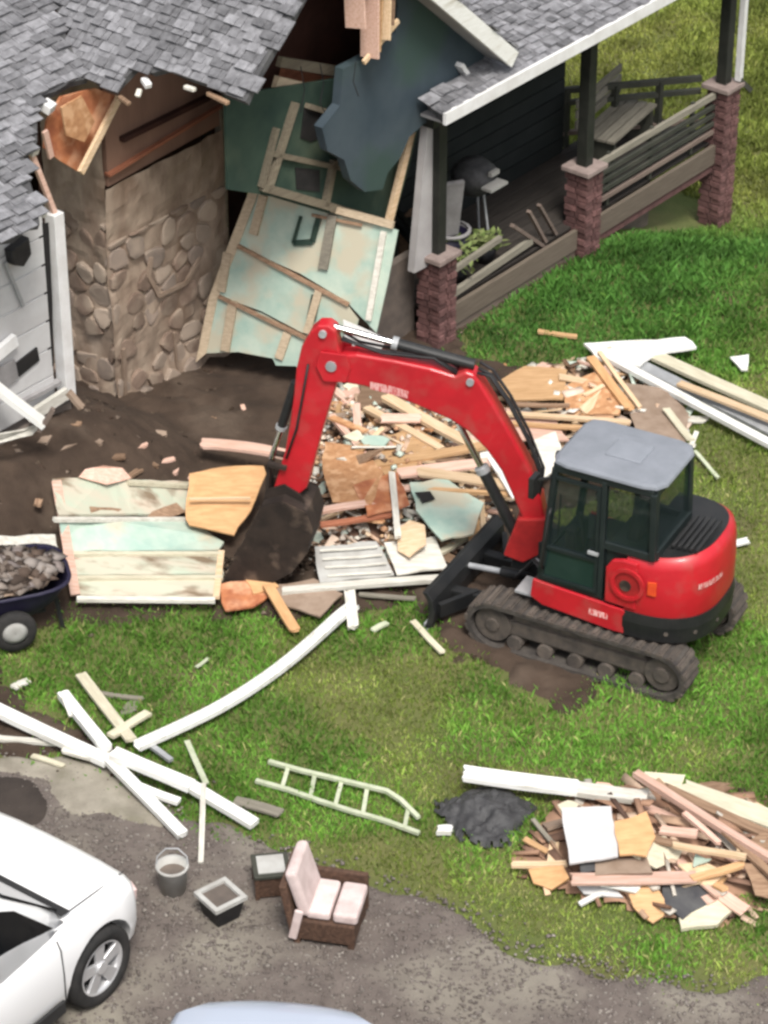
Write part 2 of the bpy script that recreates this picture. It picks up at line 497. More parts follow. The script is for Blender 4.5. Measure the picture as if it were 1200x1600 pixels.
def thing(name, label, cat, loc, rz=0.0, group=None):
    o = bpy.data.objects.new(name, None)
    COL.objects.link(o)
    o.empty_display_size = 0.2
    o.location = loc
    o.rotation_euler = (0, 0, rz)
    return tag(o, label, cat, group)


def link(name, me, parent, loc, rot=(0, 0, 0), scale=None):
    o = bpy.data.objects.new(name, me)
    COL.objects.link(o)
    o.parent = parent
    o.location = loc
    o.rotation_euler = rot
    if scale: o.scale = scale
    return o


def inpoly(x, y, poly):
    x, y = np.asarray(x, float), np.asarray(y, float)
    r = np.zeros(x.shape, bool)
    n = len(poly)
    for i in range(n):
        x1, y1 = poly[i][0], poly[i][1]
        x2, y2 = poly[(i + 1) % n][0], poly[(i + 1) % n][1]
        c = ((y1 > y) != (y2 > y)) & (x < (x2 - x1) * (y - y1) / ((y2 - y1) if y2 != y1 else 1e-9) + x1)
        r ^= c
    return r


def raw_mesh(name, co, faces_idx, nper, m, smooth=False):
    """fast mesh from arrays: co (N,3), faces_idx (M,nper)"""
    me = bpy.data.meshes.new(name)
    me.vertices.add(len(co))
    me.vertices.foreach_set('co', np.asarray(co, np.float32).ravel())
    fi = np.asarray(faces_idx, np.int32)
    me.loops.add(fi.size)
    me.loops.foreach_set('vertex_index', fi.ravel())
    me.polygons.add(len(fi))
    me.polygons.foreach_set('loop_start', np.arange(0, fi.size, nper, dtype=np.int32))
    me.polygons.foreach_set('loop_total', np.full(len(fi), nper, np.int32))
    me.update(calc_edges=True)
    me.materials.append(MATS[m])
    if smooth:
        me.polygons.foreach_set('use_smooth', np.ones(len(fi), bool))
    o = bpy.data.objects.new(name, me)
    COL.objects.link(o)
    return o


# ------------------------------------------------------------------ ground
DRIVE = [T(-260, 1175)[:2], T(0, 1178)[:2], T(110, 1190)[:2], T(200, 1225)[:2], T(300, 1285)[:2], T(400, 1318)[:2], T(480, 1345)[:2], T(560, 1368)[:2],
         T(640, 1392)[:2], T(720, 1418)[:2], T(800, 1462)[:2], T(860, 1492)[:2], T(960, 1515)[:2], T(1080, 1535)[:2], T(1210, 1545)[:2], T(1600, 1580)[:2],
         (6, -13.5), (-9, -13.5)]
SOIL = [HW(-9, 1.6, 0)[:2], HW(-7.5, -2.6, 0)[:2], T(-60, 990)[:2], T(110, 962)[:2], T(240, 958)[:2], T(350, 945)[:2], T(480, 968)[:2], T(560, 945)[:2], T(680, 930)[:2], T(720, 1020)[:2],
        T(800, 1075)[:2], T(900, 1100)[:2], T(940, 1060)[:2], T(860, 980)[:2], T(860, 800)[:2], T(1010, 720)[:2], T(1090, 680)[:2], T(1040, 620)[:2], T(960, 575)[:2], T(860, 570)[:2], T(760, 585)[:2], T(710, 560)[:2],
        HW(0.15, -0.38, 0)[:2], HW(0.25, 0.1, 0)[:2], HW(3.0, 0.2, 0)[:2], HW(3.0, 3.5, 0)[:2], HW(-9, 4.5, 0)[:2]]


def sheet_grid(name, x0, x1, y0, y1, st, m, dz, poly=None, jit=0.0, relief=0.0):
    xs = np.arange(x0, x1 + st, st); ys = np.arange(y0, y1 + st, st)
    X, Y = np.meshgrid(xs, ys)
    Zz = gz(X, Y) + dz + relief * (vnoise(X, Y, 0.22, 9) - 0.35) + relief * 0.8 * (vnoise(X, Y, 0.09, 12) - 0.4)
    ny, nx = X.shape
    co = np.stack([X.ravel(), Y.ravel(), Zz.ravel()], 1)
    i, j = np.meshgrid(np.arange(ny - 1), np.arange(nx - 1), indexing='ij')
    a = (i * nx + j).ravel()
    f = np.stack([a, a + 1, a + nx + 1, a + nx], 1)
    if poly is not None:
        wob = lambda sd: jit * (vnoise(X, Y, 0.3, sd) - .5) * 2 + jit * .6 * (vnoise(X, Y, .1, sd + 1) - .5) * 2
        Mk = inpoly(X + wob(21), Y + wob(23), poly).astype(float)
        for _ in range(7):
            P_ = np.pad(Mk, 1, mode='edge')
            Mk = (P_[:-2, 1:-1] + P_[2:, 1:-1] + P_[1:-1, :-2] + P_[1:-1, 2:] + P_[1:-1, 1:-1]) / 5
        co[:, 2] += (-0.075 * (1 - sst(.15, .75, Mk))).ravel()
        f = f[Mk.ravel()[f].min(1) > .1]
        used = np.unique(f)
        re = np.full(len(co), -1); re[used] = np.arange(len(used))
        co, f = co[used], re[f]
    if False:
        cx = co[f].mean(1)
        jx = jit * (vnoise(cx[:, 0], cx[:, 1], 0.25, 21) - 0.5) * 2 + jit * 0.6 * (vnoise(cx[:, 0], cx[:, 1], 0.08, 22) - 0.5) * 2
        jy = jit * (vnoise(cx[:, 0], cx[:, 1], 0.25, 23) - 0.5) * 2 + jit * 0.6 * (vnoise(cx[:, 0], cx[:, 1], 0.08, 24) - 0.5) * 2
        f = f[inpoly(cx[:, 0] + jx, cx[:, 1] + jy, poly)]
        used = np.unique(f)
        re = np.full(len(co), -1); re[used] = np.arange(len(used))
        co, f = co[used], re[f]
    return raw_mesh(name, co, f, 4, m, True)


lawn = sheet_grid('lawn', -9.06, 9.06, -14.06, 22.06, 0.12, 'lawn_soil', 0.0)
tag(lawn, 'grassy lawn around the house with worn earth', kind='structure')
MBo = MB()
ring_in = [(-9, -14), (9.0, -14), (9.0, 22), (-9, 22)]
ring_out = [(-160, -160), (160, -160), (160, 260), (-160, 260)]
for k in range(4):
    a, b2 = ring_in[k], ring_in[(k + 1) % 4]
    c, d = ring_out[(k + 1) % 4], ring_out[k]
    for i_ in range(60):
        f0, f1 = i_ / 60, (i_ + 1) / 60
        L2 = lambda p, q, f: (p[0] + (q[0] - p[0]) * f, p[1] + (q[1] - p[1]) * f)
        p0_, p1_, q0_, q1_ = L2(a, b2, f0), L2(a, b2, f1), L2(d, c, f0), L2(d, c, f1)
        MBo.add([(*p0_, float(gz(*p0_)) - .03), (*p1_, float(gz(*p1_)) - .03), (*q1_, -0.9), (*q0_, -0.9)], [(0, 1, 2, 3)])
tag(build(MBo, 'ground', 'lawn_soil'), 'open grassy ground beyond the lawn', kind='structure')
tag(sheet_grid('driveway', -9, 6, -13.5, -3, 0.05, 'gravel_bed', 0.02, DRIVE, 0.26, 0.012), 'grey brown gravel driveway along the bottom', kind='structure')
tag(sheet_grid('soil', -9, 6, -6, 9, 0.04, 'soil', 0.04, SOIL, 0.25, 0.05), 'churned brown soil around the torn house', kind='structure')
verge = [T(-150, 1180)[:2], T(60, 1188)[:2], T(170, 1205)[:2], T(250, 1262)[:2], T(300, 1300)[:2], T(230, 1310)[:2], T(150, 1290)[:2], T(90, 1240)[:2], T(0, 1215)[:2], T(-150, 1215)[:2]]
tag(sheet_grid('gravel_verge', -5, 0, -7, -1, 0.04, 'verge_pale', 0.036, verge, 0.16, 0.012), 'pale sandy verge between the white boards and the driveway', kind='structure')
patch = [T(-120, 1222)[:2], T(40, 1222)[:2], T(92, 1252)[:2], T(70, 1290)[:2], T(-120, 1310)[:2]]
tag(sheet_grid('dark_patch', -5, -1, -7, -2, 0.05, 'patch_dark', 0.04, patch, 0.12, 0.01), 'dark patch on the ground beside the white car', kind='structure')  # irregular darker patch laid over the ground


def chunks(name, m, pts, smin, smax, seed, flat=0.6):
    """many little angular lumps joined in one mesh"""
    r = np.random.default_rng(seed)
    N = len(pts)
    base = np.array([[1, 0, 0], [-1, 0, 0], [0, 1, 0], [0, -1, 0], [0, 0, 1], [0, 0, -1]], float)
    tri = np.array([[0, 2, 4], [2, 1, 4], [1, 3, 4], [3, 0, 4], [2, 0, 5], [1, 2, 5], [3, 1, 5], [0, 3, 5]])
    s = r.uniform(smin, smax, (N, 1, 1)) * r.uniform(0.55, 1.3, (N, 1, 3)) * np.array([1, 1, flat])
    v = base[None] * s * r.uniform(0.7, 1.25, (N, 6, 1))
    a = r.uniform(0, 6.283, N); c, sn = np.cos(a), np.sin(a)
    x = v[..., 0] * c[:, None] - v[..., 1] * sn[:, None]
    y = v[..., 0] * sn[:, None] + v[..., 1] * c[:, None]
    v = np.stack([x, y, v[..., 2]], -1) + np.asarray(pts)[:, None, :]
    f = (tri[None] + 6 * np.arange(N)[:, None, None]).reshape(-1, 3)
    return raw_mesh(name, v.reshape(-1, 3), f, 3, m)


def boards_bulk(name, m, pts, lmin, lmax, wmin, wmax, seed, tilt=0.5, heading=None, spread=3.14):
    """many small splinters of board joined in one mesh"""
    r = np.random.default_rng(seed)
    N = len(pts)
    base = np.array([[x, y, z] for x in (-.5, .5) for y in (-.5, .5) for z in (-.5, .5)], float)
    quad = np.array([(0, 1, 3, 2), (4, 6, 7, 5), (0, 4, 5, 1), (2, 3, 7, 6), (0, 2, 6, 4), (1, 5, 7, 3)])
    s = np.stack([r.uniform(lmin, lmax, N), r.uniform(wmin, wmax, N), r.uniform(0.012, 0.03, N)], 1)[:, None, :]
    v = base[None] * s
    a = r.uniform(-spread, spread, N) + (heading or 0)
    t = r.normal(0, tilt, N); ro = r.normal(0, tilt, N)
    # roll about x, tilt about y, heading about z
    y, z = v[..., 1] * np.cos(ro)[:, None] - v[..., 2] * np.sin(ro)[:, None], v[..., 1] * np.sin(ro)[:, None] + v[..., 2] * np.cos(ro)[:, None]
    x, z = v[..., 0] * np.cos(t)[:, None] + z * np.sin(t)[:, None], -v[..., 0] * np.sin(t)[:, None] + z * np.cos(t)[:, None]
    X = x * np.cos(a)[:, None] - y * np.sin(a)[:, None]
    Y = x * np.sin(a)[:, None] + y * np.cos(a)[:, None]
    v = np.stack([X, Y, z], -1) + np.asarray(pts)[:, None, :]
    f = (quad[None] + 8 * np.arange(N)[:, None, None]).reshape(-1, 4)
    return raw_mesh(name, v.reshape(-1, 3), f, 4, m)


def scatter(n, x0, x1, y0, y1, poly=None, jit=0.0, seed=1):
    r = np.random.default_rng(seed)
    x, y = r.uniform(x0, x1, n), r.uniform(y0, y1, n)
    if poly is not None:
        k = inpoly(x + r.normal(0, jit + 1e-6, n), y + r.normal(0, jit + 1e-6, n), poly)
        x, y = x[k], y[k]
    return np.stack([x, y, gz(x, y)], 1)


p = scatter(34000, -4.5, 4.5, -9.5, -3.5, DRIVE, 0.10, 31); p[:, 2] += 0.026
tag(chunks('gravel', 'gravel_mix', p, 0.008, 0.024, 32), 'loose grey gravel covering the driveway', kind='stuff')
p = scatter(26000, -6.5, 4.0, -4.5, 6.5, SOIL, 0.15, 33)
dense = vnoise(p[:, 0], p[:, 1], 0.7, 40) > RNG.uniform(0.15, 0.75, len(p))
p = p[dense]; p[:, 2] += 0.02
dg_ = [T(430, 890), T(470, 870), T(500, 880), T(360, 905), T(400, 905)]
extra = np.concatenate([np.stack([q[0] + RNG.normal(0, .16, 260), q[1] + RNG.normal(0, .10, 260), q[2] + np.abs(RNG.normal(0, .06, 260)) + .02], 1) for q in dg_])
p = np.concatenate([p, extra])
tag(chunks('soil_clods', 'clod_mix', p, 0.01, 0.05, 34), 'brown earth clods strewn over the churned soil', kind='stuff')

# ------------------------------------------------------------------ house (local axes: u along the porch, v into the house)
house = thing('house', 'grey shingled house torn open at one corner with brick pillared porch', 'house', HO, HA)
HV3 = lambda *a: np.array(a, float)
OV = -0.3                                            # plane of the gable overhang
pc = onv(385, 155, OV)                               # eave corner of the broken slope
apx = onv(549, -128, OV)
prk = onv(800, 95, OV)
SL = 0.86
nC = np.array([-SL, 0, 1.0]); pC = pc
SLL = 0.45
pV = onpl(140, 122, pC, nC)
nL = np.array([0, -SLL, 1.0])

SHG = MB()
sw, sh = 0.23, 0.16
for a, b2, c in ((0.0, 0.0, 0.0),):
    # a laminated shingle, thick butt at y=0 tapering towards the ridge, with a raised half tab
    SHG.add([(0, 0, 0.002), (sw, 0, 0.002), (sw, sh, 0.0), (0, sh, 0.0), (0, 0, 0.016), (sw, 0, 0.016), (sw, sh, 0.004), (0, sh, 0.004)],
            [(0, 1, 5, 4), (4, 5, 6, 7), (1, 2, 6, 5), (3, 0, 4, 7), (3, 2, 1, 0)])
    SHG.add([(0.02, -0.004, 0.014), (0.15, -0.004, 0.014), (0.15, sh * 0.62, 0.008), (0.02, sh * 0.62, 0.008), (0.02, -0.004, 0.026), (0.15, -0.004, 0.026), (0.15, sh * 0.62, 0.013), (0.02, sh * 0.62, 0.013)],
            [(0, 1, 5, 4), (4, 5, 6, 7), (1, 2, 6, 5), (3, 0, 4, 7)])
sh_me = bpy.data.meshes.new('shingle')
sh_me.from_pydata(SHG.v, [], SHG.f); sh_me.update(); sh_me.materials.append(MATS['shingle_grey'])
n_sh = [0]
PX = lambda P: (600 + FPX * ((P - CAM) @ RT) / ((P - CAM) @ FW), 800 - FPX * ((P - CAM) @ UP) / ((P - CAM) @ FW))


def shingled_roof(name, poly, n, rowdir, updir, expo=0.088, thick=0.07, ragged=0.0):
    """poly: local 3D points on the plane with normal n; shingles are laid in courses along rowdir"""
    n = np.array(n, float) / np.linalg.norm(n)
    x = np.array(rowdir, float) / np.linalg.norm(rowdir)
    y = np.array(updir, float); y = y - n * (y @ n); y /= np.linalg.norm(y)
    if np.cross(x, y) @ n < 0:
        x = -x
    o = np.array(poly[0], float)
    P2 = [((np.array(p) - o) @ x, (np.array(p) - o) @ y) for p in poly]
    mb = MB(); mb.prism([np.array(p) for p in poly], -n * thick)
    slab = build(mb, name, 'roof_felt', house)
    xs, ys = [p[0] for p in P2], [p[1] for p in P2]
    rest = MB()
    rot = Matrix([[x[0], y[0], n[0]], [x[1], y[1], n[1]], [x[2], y[2], n[2]]])
    row = 0
    yy = min(ys)
    while yy < max(ys):
        xx = min(xs) - random.random() * sw
        while xx < max(xs):
            wj = sw * random.uniform(0.8, 1.05)
            cx, cy = xx + wj / 2, yy + expo * 0.55
            if inpoly(np.array([cx]), np.array([cy]), P2)[0]:
                yj = yy + random.uniform(-0.018, 0.018)
                pos = o + x * xx + y * yj + n * (0.004 + random.random() * 0.003)
                q = PX(HW(*(pos + x * wj / 2)))
                rr = rot @ Matrix.Rotation(random.gauss(0, 0.012), 3, 'Z') @ Matrix.Rotation(random.gauss(0.0, 0.012), 3, 'X')
                if -10 < q[0] < 1210 and -10 < q[1] < 1600 and n_sh[0] < 298:
                    s = link('shingle', sh_me, slab, pos)
                    s.rotation_euler = rr.to_euler()
                    s.scale = (wj / sw * 0.97, 1, random.uniform(0.7, 2.1))
                    n_sh[0] += 1
                else:
                    M = np.array(rr)
                    vs = (np.array(SHG.v) * np.array([wj / sw * 0.97, 1, random.uniform(0.7, 2.1)])) @ M.T + pos
                    rest.add(vs, SHG.f)
            xx += wj
        yy += expo
        row += 1
    if rest.v:
        me = bpy.data.meshes.new('shingle_courses')
        me.from_pydata(rest.v, [], rest.f); me.update(); me.materials.append(MATS['shingle_grey'])
        tag(link('shingle_courses', me, slab, (0, 0, 0)), kind='stuff')
    return slab


C_ = lambda px, py: onpl(px, py, pC, nC)
Lf = lambda px, py: onpl(px, py, pV, nL)
ridge = lambda v: np.array([apx[0], v, pC[2] + SL * (apx[0] - pC[0])])
cen_poly = [C_(150, 131), C_(178, 142), C_(190, 128), C_(214, 104), C_(238, 114), C_(262, 108), C_(298, 124), C_(330, 134), C_(352, 147), C_(384, 159), C_(402, 120), C_(430, 72), C_(455, 30), C_(474, -6),
            ridge(OV), ridge(2.9), C_(78, -6), C_(100, 40), C_(122, 90)]
shingled_roof('roof', cen_poly, nC, (0, 1, 0), (1, 0, SL))
left_poly = [Lf(-160, 440), Lf(0, 374), Lf(22, 372), Lf(44, 352), Lf(62, 350), Lf(58, 318), Lf(46, 282), Lf(38, 245), Lf(58, 222), Lf(58, 178), Lf(62, 150), Lf(86, 143), Lf(112, 128), Lf(138, 122), Lf(118, 88), Lf(98, 42), Lf(74, -6), Lf(40, -150), Lf(-260, -100)]
shingled_roof('roof', left_poly, nL, (1, 0, 0), (0, 1, SLL))
# the far slope of the gable wing (mostly out of frame)
nR = np.array([SL, 0, 1.0])
rr0 = ridge(OV)
far_poly = [rr0 + HV3(0.02, 0, 0), rr0 + HV3(0.02, 5, 0), rr0 + HV3(2.6, 5, -SL * 2.6), rr0 + HV3(2.6, 0.02, -SL * 2.6)]
shingled_roof('roof', far_poly, nR, (0, 1, 0), (-1, 0, SL), expo=0.12)
# ragged felt and nailed strips hanging at the torn eave
for (x1, y1, x2, y2, dz, wd, mm) in ((218, 112, 226, 124, 0.25, 0.07, 'white_trim'), (212, 128, 208, 140, 0.2, 0.05, 'white_dirty'), (282, 124, 298, 129, 0.05, 0.05, 'white_dirty'),
                                     (180, 140, 196, 152, 0.1, 0.05, 'wood_old'), (318, 134, 350, 150, 0.1, 0.05, 'wood_old'), (60, 150, 76, 160, 0.1, 0.12, 'white_trim'), (38, 218, 50, 228, 0.1, 0.09, 'white_dirty'),
                                     (54, 316, 64, 326, 0.06, 0.05, 'white_dirty')):
    pl = C_ if x1 > 150 else Lf
    a, b2 = pl(x1, y1), pl(x2, y2)
    mb = MB(); mb.bar(a + HV3(0, -0.05, -0.06), b2 + HV3(0, -0.05, -0.06), wd, wd * 0.8)
    build(mb, 'torn_eave_strip', mm, house, bevel=0.01)

# gable wall, blue, with its broken lower left edge
gv = 0.0
gp = [onv(*q, gv) for q in ((618, -60), (622, 10), (618, 52), (585, 82), (560, 96), (536, 108), (531, 165), (503, 200), (512, 236), (538, 250), (548, 282), (570, 300), (598, 296), (606, 270), (626, 246), (640, 214), (662, 194))]
zr = lambda u, v=0: rr0[2] - SL * abs(u - rr0[0]) - 0.03
gp += [HV3(0.05, gv, 2.66), HV3(0.95, gv, 2.75), HV3(0.98, gv, zr(0.98)), HV3(-1.5, gv, zr(-1.5))]
mb = MB(); mb.prism(gp, (0, 0.10, 0)); build(mb, 'gable_wall', 'wall_blue', house)
# white rake board, soffit and frieze end
a, b2 = HV3(apx[0], OV, apx[2] - 0.02), HV3(prk[0], OV, prk[2] + 0.04)
d = b2 - a; d /= np.linalg.norm(d)
nrm = np.array([-d[2], 0, d[0]]); nrm = nrm if nrm[2] > 0 else -nrm
mb = MB(); mb.prism([a + nrm * 0.07, b2 + nrm * 0.07, b2 - nrm * 0.10, a - nrm * 0.10], (0, -0.05, 0)); build(mb, 'rake_board', 'white_paint', house)
mb = MB(); mb.prism([a - nrm * 0.06 + HV3(0, 0.01, 0), b2 - nrm * 0.06 + HV3(0, 0.01, 0), b2 - nrm * 0.08 + HV3(0, 0.01, 0), a - nrm * 0.08 + HV3(0, 0.01, 0)], (0, 0.3, 0)); build(mb, 'soffit', 'grey_wall', house)
f1, f2 = onv(716, 100, gv - 0.03), onv(748, 150, gv - 0.03)
mb = MB(); mb.bar(f1, f2, 0.05, 0.12, up=(0, 1, 0)); build(mb, 'frieze_board', 'white_trim', house)
# torn boards hanging beside the blue wall
for k, (x1, y1, x2, y2, wd, mm) in enumerate(((552, -40, 556, 44, 0.24, 'wood_pink'), (578, -40, 578, 90, 0.22, 'wood_pink'), (594, -40, 588, 80, 0.10, 'wood_tan'), (604, -40, 602, 62, 0.12, 'wood_pale'), (614, -20, 612, 40, 0.05, 'wood_old'))):
    a, b2 = onv(x1, y1, gv - 0.04 - 0.03 * k), onv(x2, y2, gv - 0.14 - 0.03 * k)
    mb = MB(); mb.bar(a, b2, 0.02, wd, up=(0, 1, 0)); build(mb, 'torn_board', mm, house)
a, b2 = onv(622, 32, gv - 0.16), onv(568, 98, gv - 0.16)
mb = MB(); mb.bar(a, b2, 0.05, 0.03, up=(0, 1, 0)); build(mb, 'torn_board', 'wood_pale', house)

# interior seen through the hole
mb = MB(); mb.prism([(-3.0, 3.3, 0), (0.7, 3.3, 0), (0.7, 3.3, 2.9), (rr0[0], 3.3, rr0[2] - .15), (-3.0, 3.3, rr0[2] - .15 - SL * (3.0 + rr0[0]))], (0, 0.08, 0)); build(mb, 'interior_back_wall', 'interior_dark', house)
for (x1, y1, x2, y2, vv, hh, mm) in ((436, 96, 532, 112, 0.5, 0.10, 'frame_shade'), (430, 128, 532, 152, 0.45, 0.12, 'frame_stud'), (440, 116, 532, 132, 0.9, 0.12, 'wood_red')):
    a, b2 = onv(x1, y1, vv), onv(x2, y2, vv)
    mb = MB(); mb.bar(a, b2 + (b2 - a) * 0.4, 0.06, hh); build(mb, 'ceiling_joist', mm, house)
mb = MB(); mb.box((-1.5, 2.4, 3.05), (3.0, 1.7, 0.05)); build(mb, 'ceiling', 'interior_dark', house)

al = onv(357, 150, 1.0)[0]
ag = [(al, 1.0, 2.4), (0.6, 1.0, 2.4), (0.85, 1.0, 3.05), (rr0[0], 1.0, rr0[2] - 0.12), (al, 1.0, rr0[2] - 0.12 - SL * (rr0[0] - al))]
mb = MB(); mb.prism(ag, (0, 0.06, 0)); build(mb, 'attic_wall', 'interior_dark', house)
for (pts, vv) in (([(500, 100), (506, 130), (500, 160), (512, 186)], 0.2), ([(470, 104), (476, 140), (470, 176)], 0.25), ([(556, 96), (552, 128), (560, 150)], -0.16)):
    mb = MB(); mb.tube([onv(x, y, vv) for x, y in pts], 0.006, 5); build(mb, 'loose_wire', 'plastic_black', house)
# upper green wall still standing, roof shade painted into its sheathing and frame colours
uv = 0.34
U_ = lambda px, py, dv=0.0: onv(px, py, uv + dv)
mb = MB(); mb.prism([U_(352, 150), U_(545, 120), U_(660, 170), U_(640, 260), U_(612, 356), U_(500, 330), U_(420, 306), U_(356, 296)], (0, 0.03, 0)); build(mb, 'sheathing', 'sheathing_green_shaded', house)
for (x1, y1, x2, y2, wd) in ((462, 160, 418, 300, 0.07), (425, 240, 530, 262, 0.05), (522, 250, 508, 322, 0.07), (410, 292, 610, 350, 0.08), (432, 200, 408, 292, 0.05), (480, 165, 545, 185, 0.05)):
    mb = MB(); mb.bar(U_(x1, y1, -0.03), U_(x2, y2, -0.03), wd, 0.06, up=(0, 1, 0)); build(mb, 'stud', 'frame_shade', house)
mb = MB(); mb.prism([U_(476, 168, -0.012), U_(530, 170, -0.012), U_(524, 204, -0.012), U_(486, 222, -0.012), U_(470, 216, -0.012)], (0, 0.01, 0)); build(mb, 'window_opening', 'dark_recess', house)  # dark plate on the sheathing, painted as the shade inside a window hole
mb = MB(); mb.prism([U_(462, 262, -0.012), U_(500, 266, -0.012), U_(500, 300, -0.012), U_(464, 296, -0.012)], (0, 0.01, 0)); build(mb, 'window_opening', 'dark_recess', house)  # second plate, again the hole's shade as a dark colour
mb = MB(); mb.bar(U_(646, 192, -0.10), U_(606, 352, -0.10), 0.09, 0.05, up=(0, 1, 0)); build(mb, 'stud', 'wood_pale', house)

# brown plastered wall laid bare
bv, bu, bz = 1.62, onv(187, 600, 1.62)[0], 3.75
bur = onv(350, 400, bv)[0]
def relief_face(name, m, p0, du, dn, W_, z0, z1, nx, nz, d0, sel=None, seed=51):
    """rough plaster face: horizontal run du, outward dn"""
    xs = np.linspace(0, W_, nx); zs = np.linspace(z0, z1, nz)
    X, Zq = np.meshgrid(xs, zs)
    dep = d0 + 0.05 * vnoise(X * 1.2, Zq * .8, 0.30, seed) + 0.03 * vnoise(X, Zq, 0.11, seed + 1) + 0.16 * sst(0.5, -0.1, Zq) * vnoise(X, Zq, 0.2, seed + 2)
    P = np.array(p0)[None, None] + X[..., None] * np.array(du) + dep[..., None] * np.array(dn) + Zq[..., None] * np.array([0, 0, 1.0])
    mb = MB()
    vs = P.reshape(-1, 3)
    fs = []
    for i in range(nz - 1):
        for j in range(nx - 1):
            if sel is None or sel(X[i, j], Zq[i, j]):
                fs.append((i * nx + j, i * nx + j + 1, (i + 1) * nx + j + 1, (i + 1) * nx + j))
    mb.add(vs, fs)
    o = build(mb, name, m, house)
    if sel is not None:
        md = o.modifiers.new('thick', 'SOLIDIFY'); md.thickness = 0.008; md.offset = 0
        o['kind'] = 'stuff'
    return o


chim = relief_face('stone_chimney', 'mortar_smear', (bu - .10, bv, 0), (1, 0, 0), (0, -1, 0), bur - bu + .10, -0.1, 2.62, 26, 44, 0.0)
chim_side = relief_face('stone_chimney_side', 'mortar_smear', (bu - .02, bv + .85, 0), (0, -1, 0), (-1, 0, 0), .87, -0.1, 3.9, 16, 60, 0.0, seed=57)


def clip(poly, a, b, c):
    """part of a 2D polygon where a*x + b*y <= c"""
    out = []
    for i in range(len(poly)):
        p, q = poly[i], poly[(i + 1) % len(poly)]
        dp, dq = a * p[0] + b * p[1] - c, a * q[0] + b * q[1] - c
        if dp <= 0: out.append(p)
        if (dp < 0) != (dq < 0) and dp != dq:
            t = dp / (dp - dq); out.append((p[0] + (q[0] - p[0]) * t, p[1] + (q[1] - p[1]) * t))
    return out


def stones(parent, p0, du, dn, W_, H_, seed):
    """fieldstones as rounded Voronoi cells standing out of the mortar"""
    rs = random.Random(seed)
    cs = []
    z = 0.05
    while z < H_:
        hgt = rs.uniform(.17, .25); x = rs.uniform(-.1, .1)
        while x < W_:
            wd_ = rs.uniform(.16, .36); cs.append((x + wd_ / 2 + rs.gauss(0, .02), z + hgt / 2 + rs.gauss(0, .035))); x += wd_
        z += hgt
    for i, c in enumerate(cs):
        if rs.random() < .26: continue                   # smeared over with mortar
        poly = [(0.0, 0.0), (W_, 0.0), (W_, H_), (0.0, H_)]
        for j, d in enumerate(cs):
            if i != j and abs(c[0] - d[0]) < .8 and abs(c[1] - d[1]) < .8:
                a_, b_ = d[0] - c[0], d[1] - c[1]
                ln = math.hypot(a_, b_)
                poly = clip(poly, a_ / ln, b_ / ln, (a_ * (c[0] + d[0]) / 2 + b_ * (c[1] + d[1]) / 2) / ln - .014)
                if len(poly) < 3: break
        if len(poly) < 3: continue
        pts = []
        for k in range(len(poly)):                       # round the corners
            p, q, r_ = poly[k - 1], poly[k], poly[(k + 1) % len(poly)]
            pts.append((q[0] + (p[0] - q[0]) * .24, q[1] + (p[1] - q[1]) * .24)); pts.append((q[0] + (r_[0] - q[0]) * .24, q[1] + (r_[1] - q[1]) * .24))
        cx, cy = sum(p[0] for p in pts) / len(pts), sum(p[1] for p in pts) / len(pts)
        if max(abs(p[0] - cx) for p in pts) < .03: continue
        base = 0.045 + 0.16 * float(sst(0.5, -0.1, cy)) * .5
        out_ = base + rs.uniform(-.014, .010)
        f3 = lambda x, y, d: np.array(p0) + np.array(du) * x + np.array([0, 0, y]) + np.array(dn) * d
        tilt = (rs.gauss(0, .06), rs.gauss(0, .06))
        rings = []
        for sc_, dd in ((1.0, -.06), (1.0, .010), (.93, .018), (.6, .021)):
            rings.append([f3(cx + (x - cx) * sc_, cy + (y - cy) * sc_, out_ + dd + tilt[0] * (x - cx) + tilt[1] * (y - cy)) for x, y in pts])
        mb = MB(); mb.loft(rings)
        build(mb, 'stone', rs.choice(('stone_brown', 'stone_brown', 'stone_grey', 'stone_pale')), parent, smooth=False)


stones(chim, (bu - .08, bv, 0), (1, 0, 0), (0, -1, 0), bur - bu + .08, 2.0, 3)
stones(chim_side, (bu - .02, bv + .85, 0), (0, -1, 0), (-1, 0, 0), .85, 2.2, 4)
ztop = 2.62
seam_l, seam_r = onv(187, 262, bv)[2], onv(350, 160, bv)[2]
mb = MB(); mb.prism([(bu, bv, ztop - 0.02), (bur, bv, ztop + 0.04), (bur, bv, 4.6), (bu, bv, 3.9)], (0, 0.06, 0)); build(mb, 'upper_wall_board', 'board_brown', house)
mb = MB(); mb.bar((bu - 0.02, bv - 0.015, seam_l), (bur, bv - 0.015, seam_r), 0.03, 0.075, up=(0, 1, 0)); build(mb, 'wall_batten', 'wood_red', house)
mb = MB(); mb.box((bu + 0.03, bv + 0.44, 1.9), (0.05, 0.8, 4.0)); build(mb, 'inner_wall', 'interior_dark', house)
mb = MB(); mb.box((bur + 0.03, bv + 0.02, 1.9), (0.06, 0.09, 3.9)); build(mb, 'corner_stud', 'frame_shade', house)
mb = MB(); mb.box((bur + 0.12, bv + 0.3, 1.9), (0.10, 0.05, 3.9)); build(mb, 'corner_stud', 'dark_recess', house)
mb = MB(); mb.box((bu + 0.8, bv + 0.9, 1.9), (1.7, 0.06, 3.9)); build(mb, 'inner_wall', 'interior_dark', house)
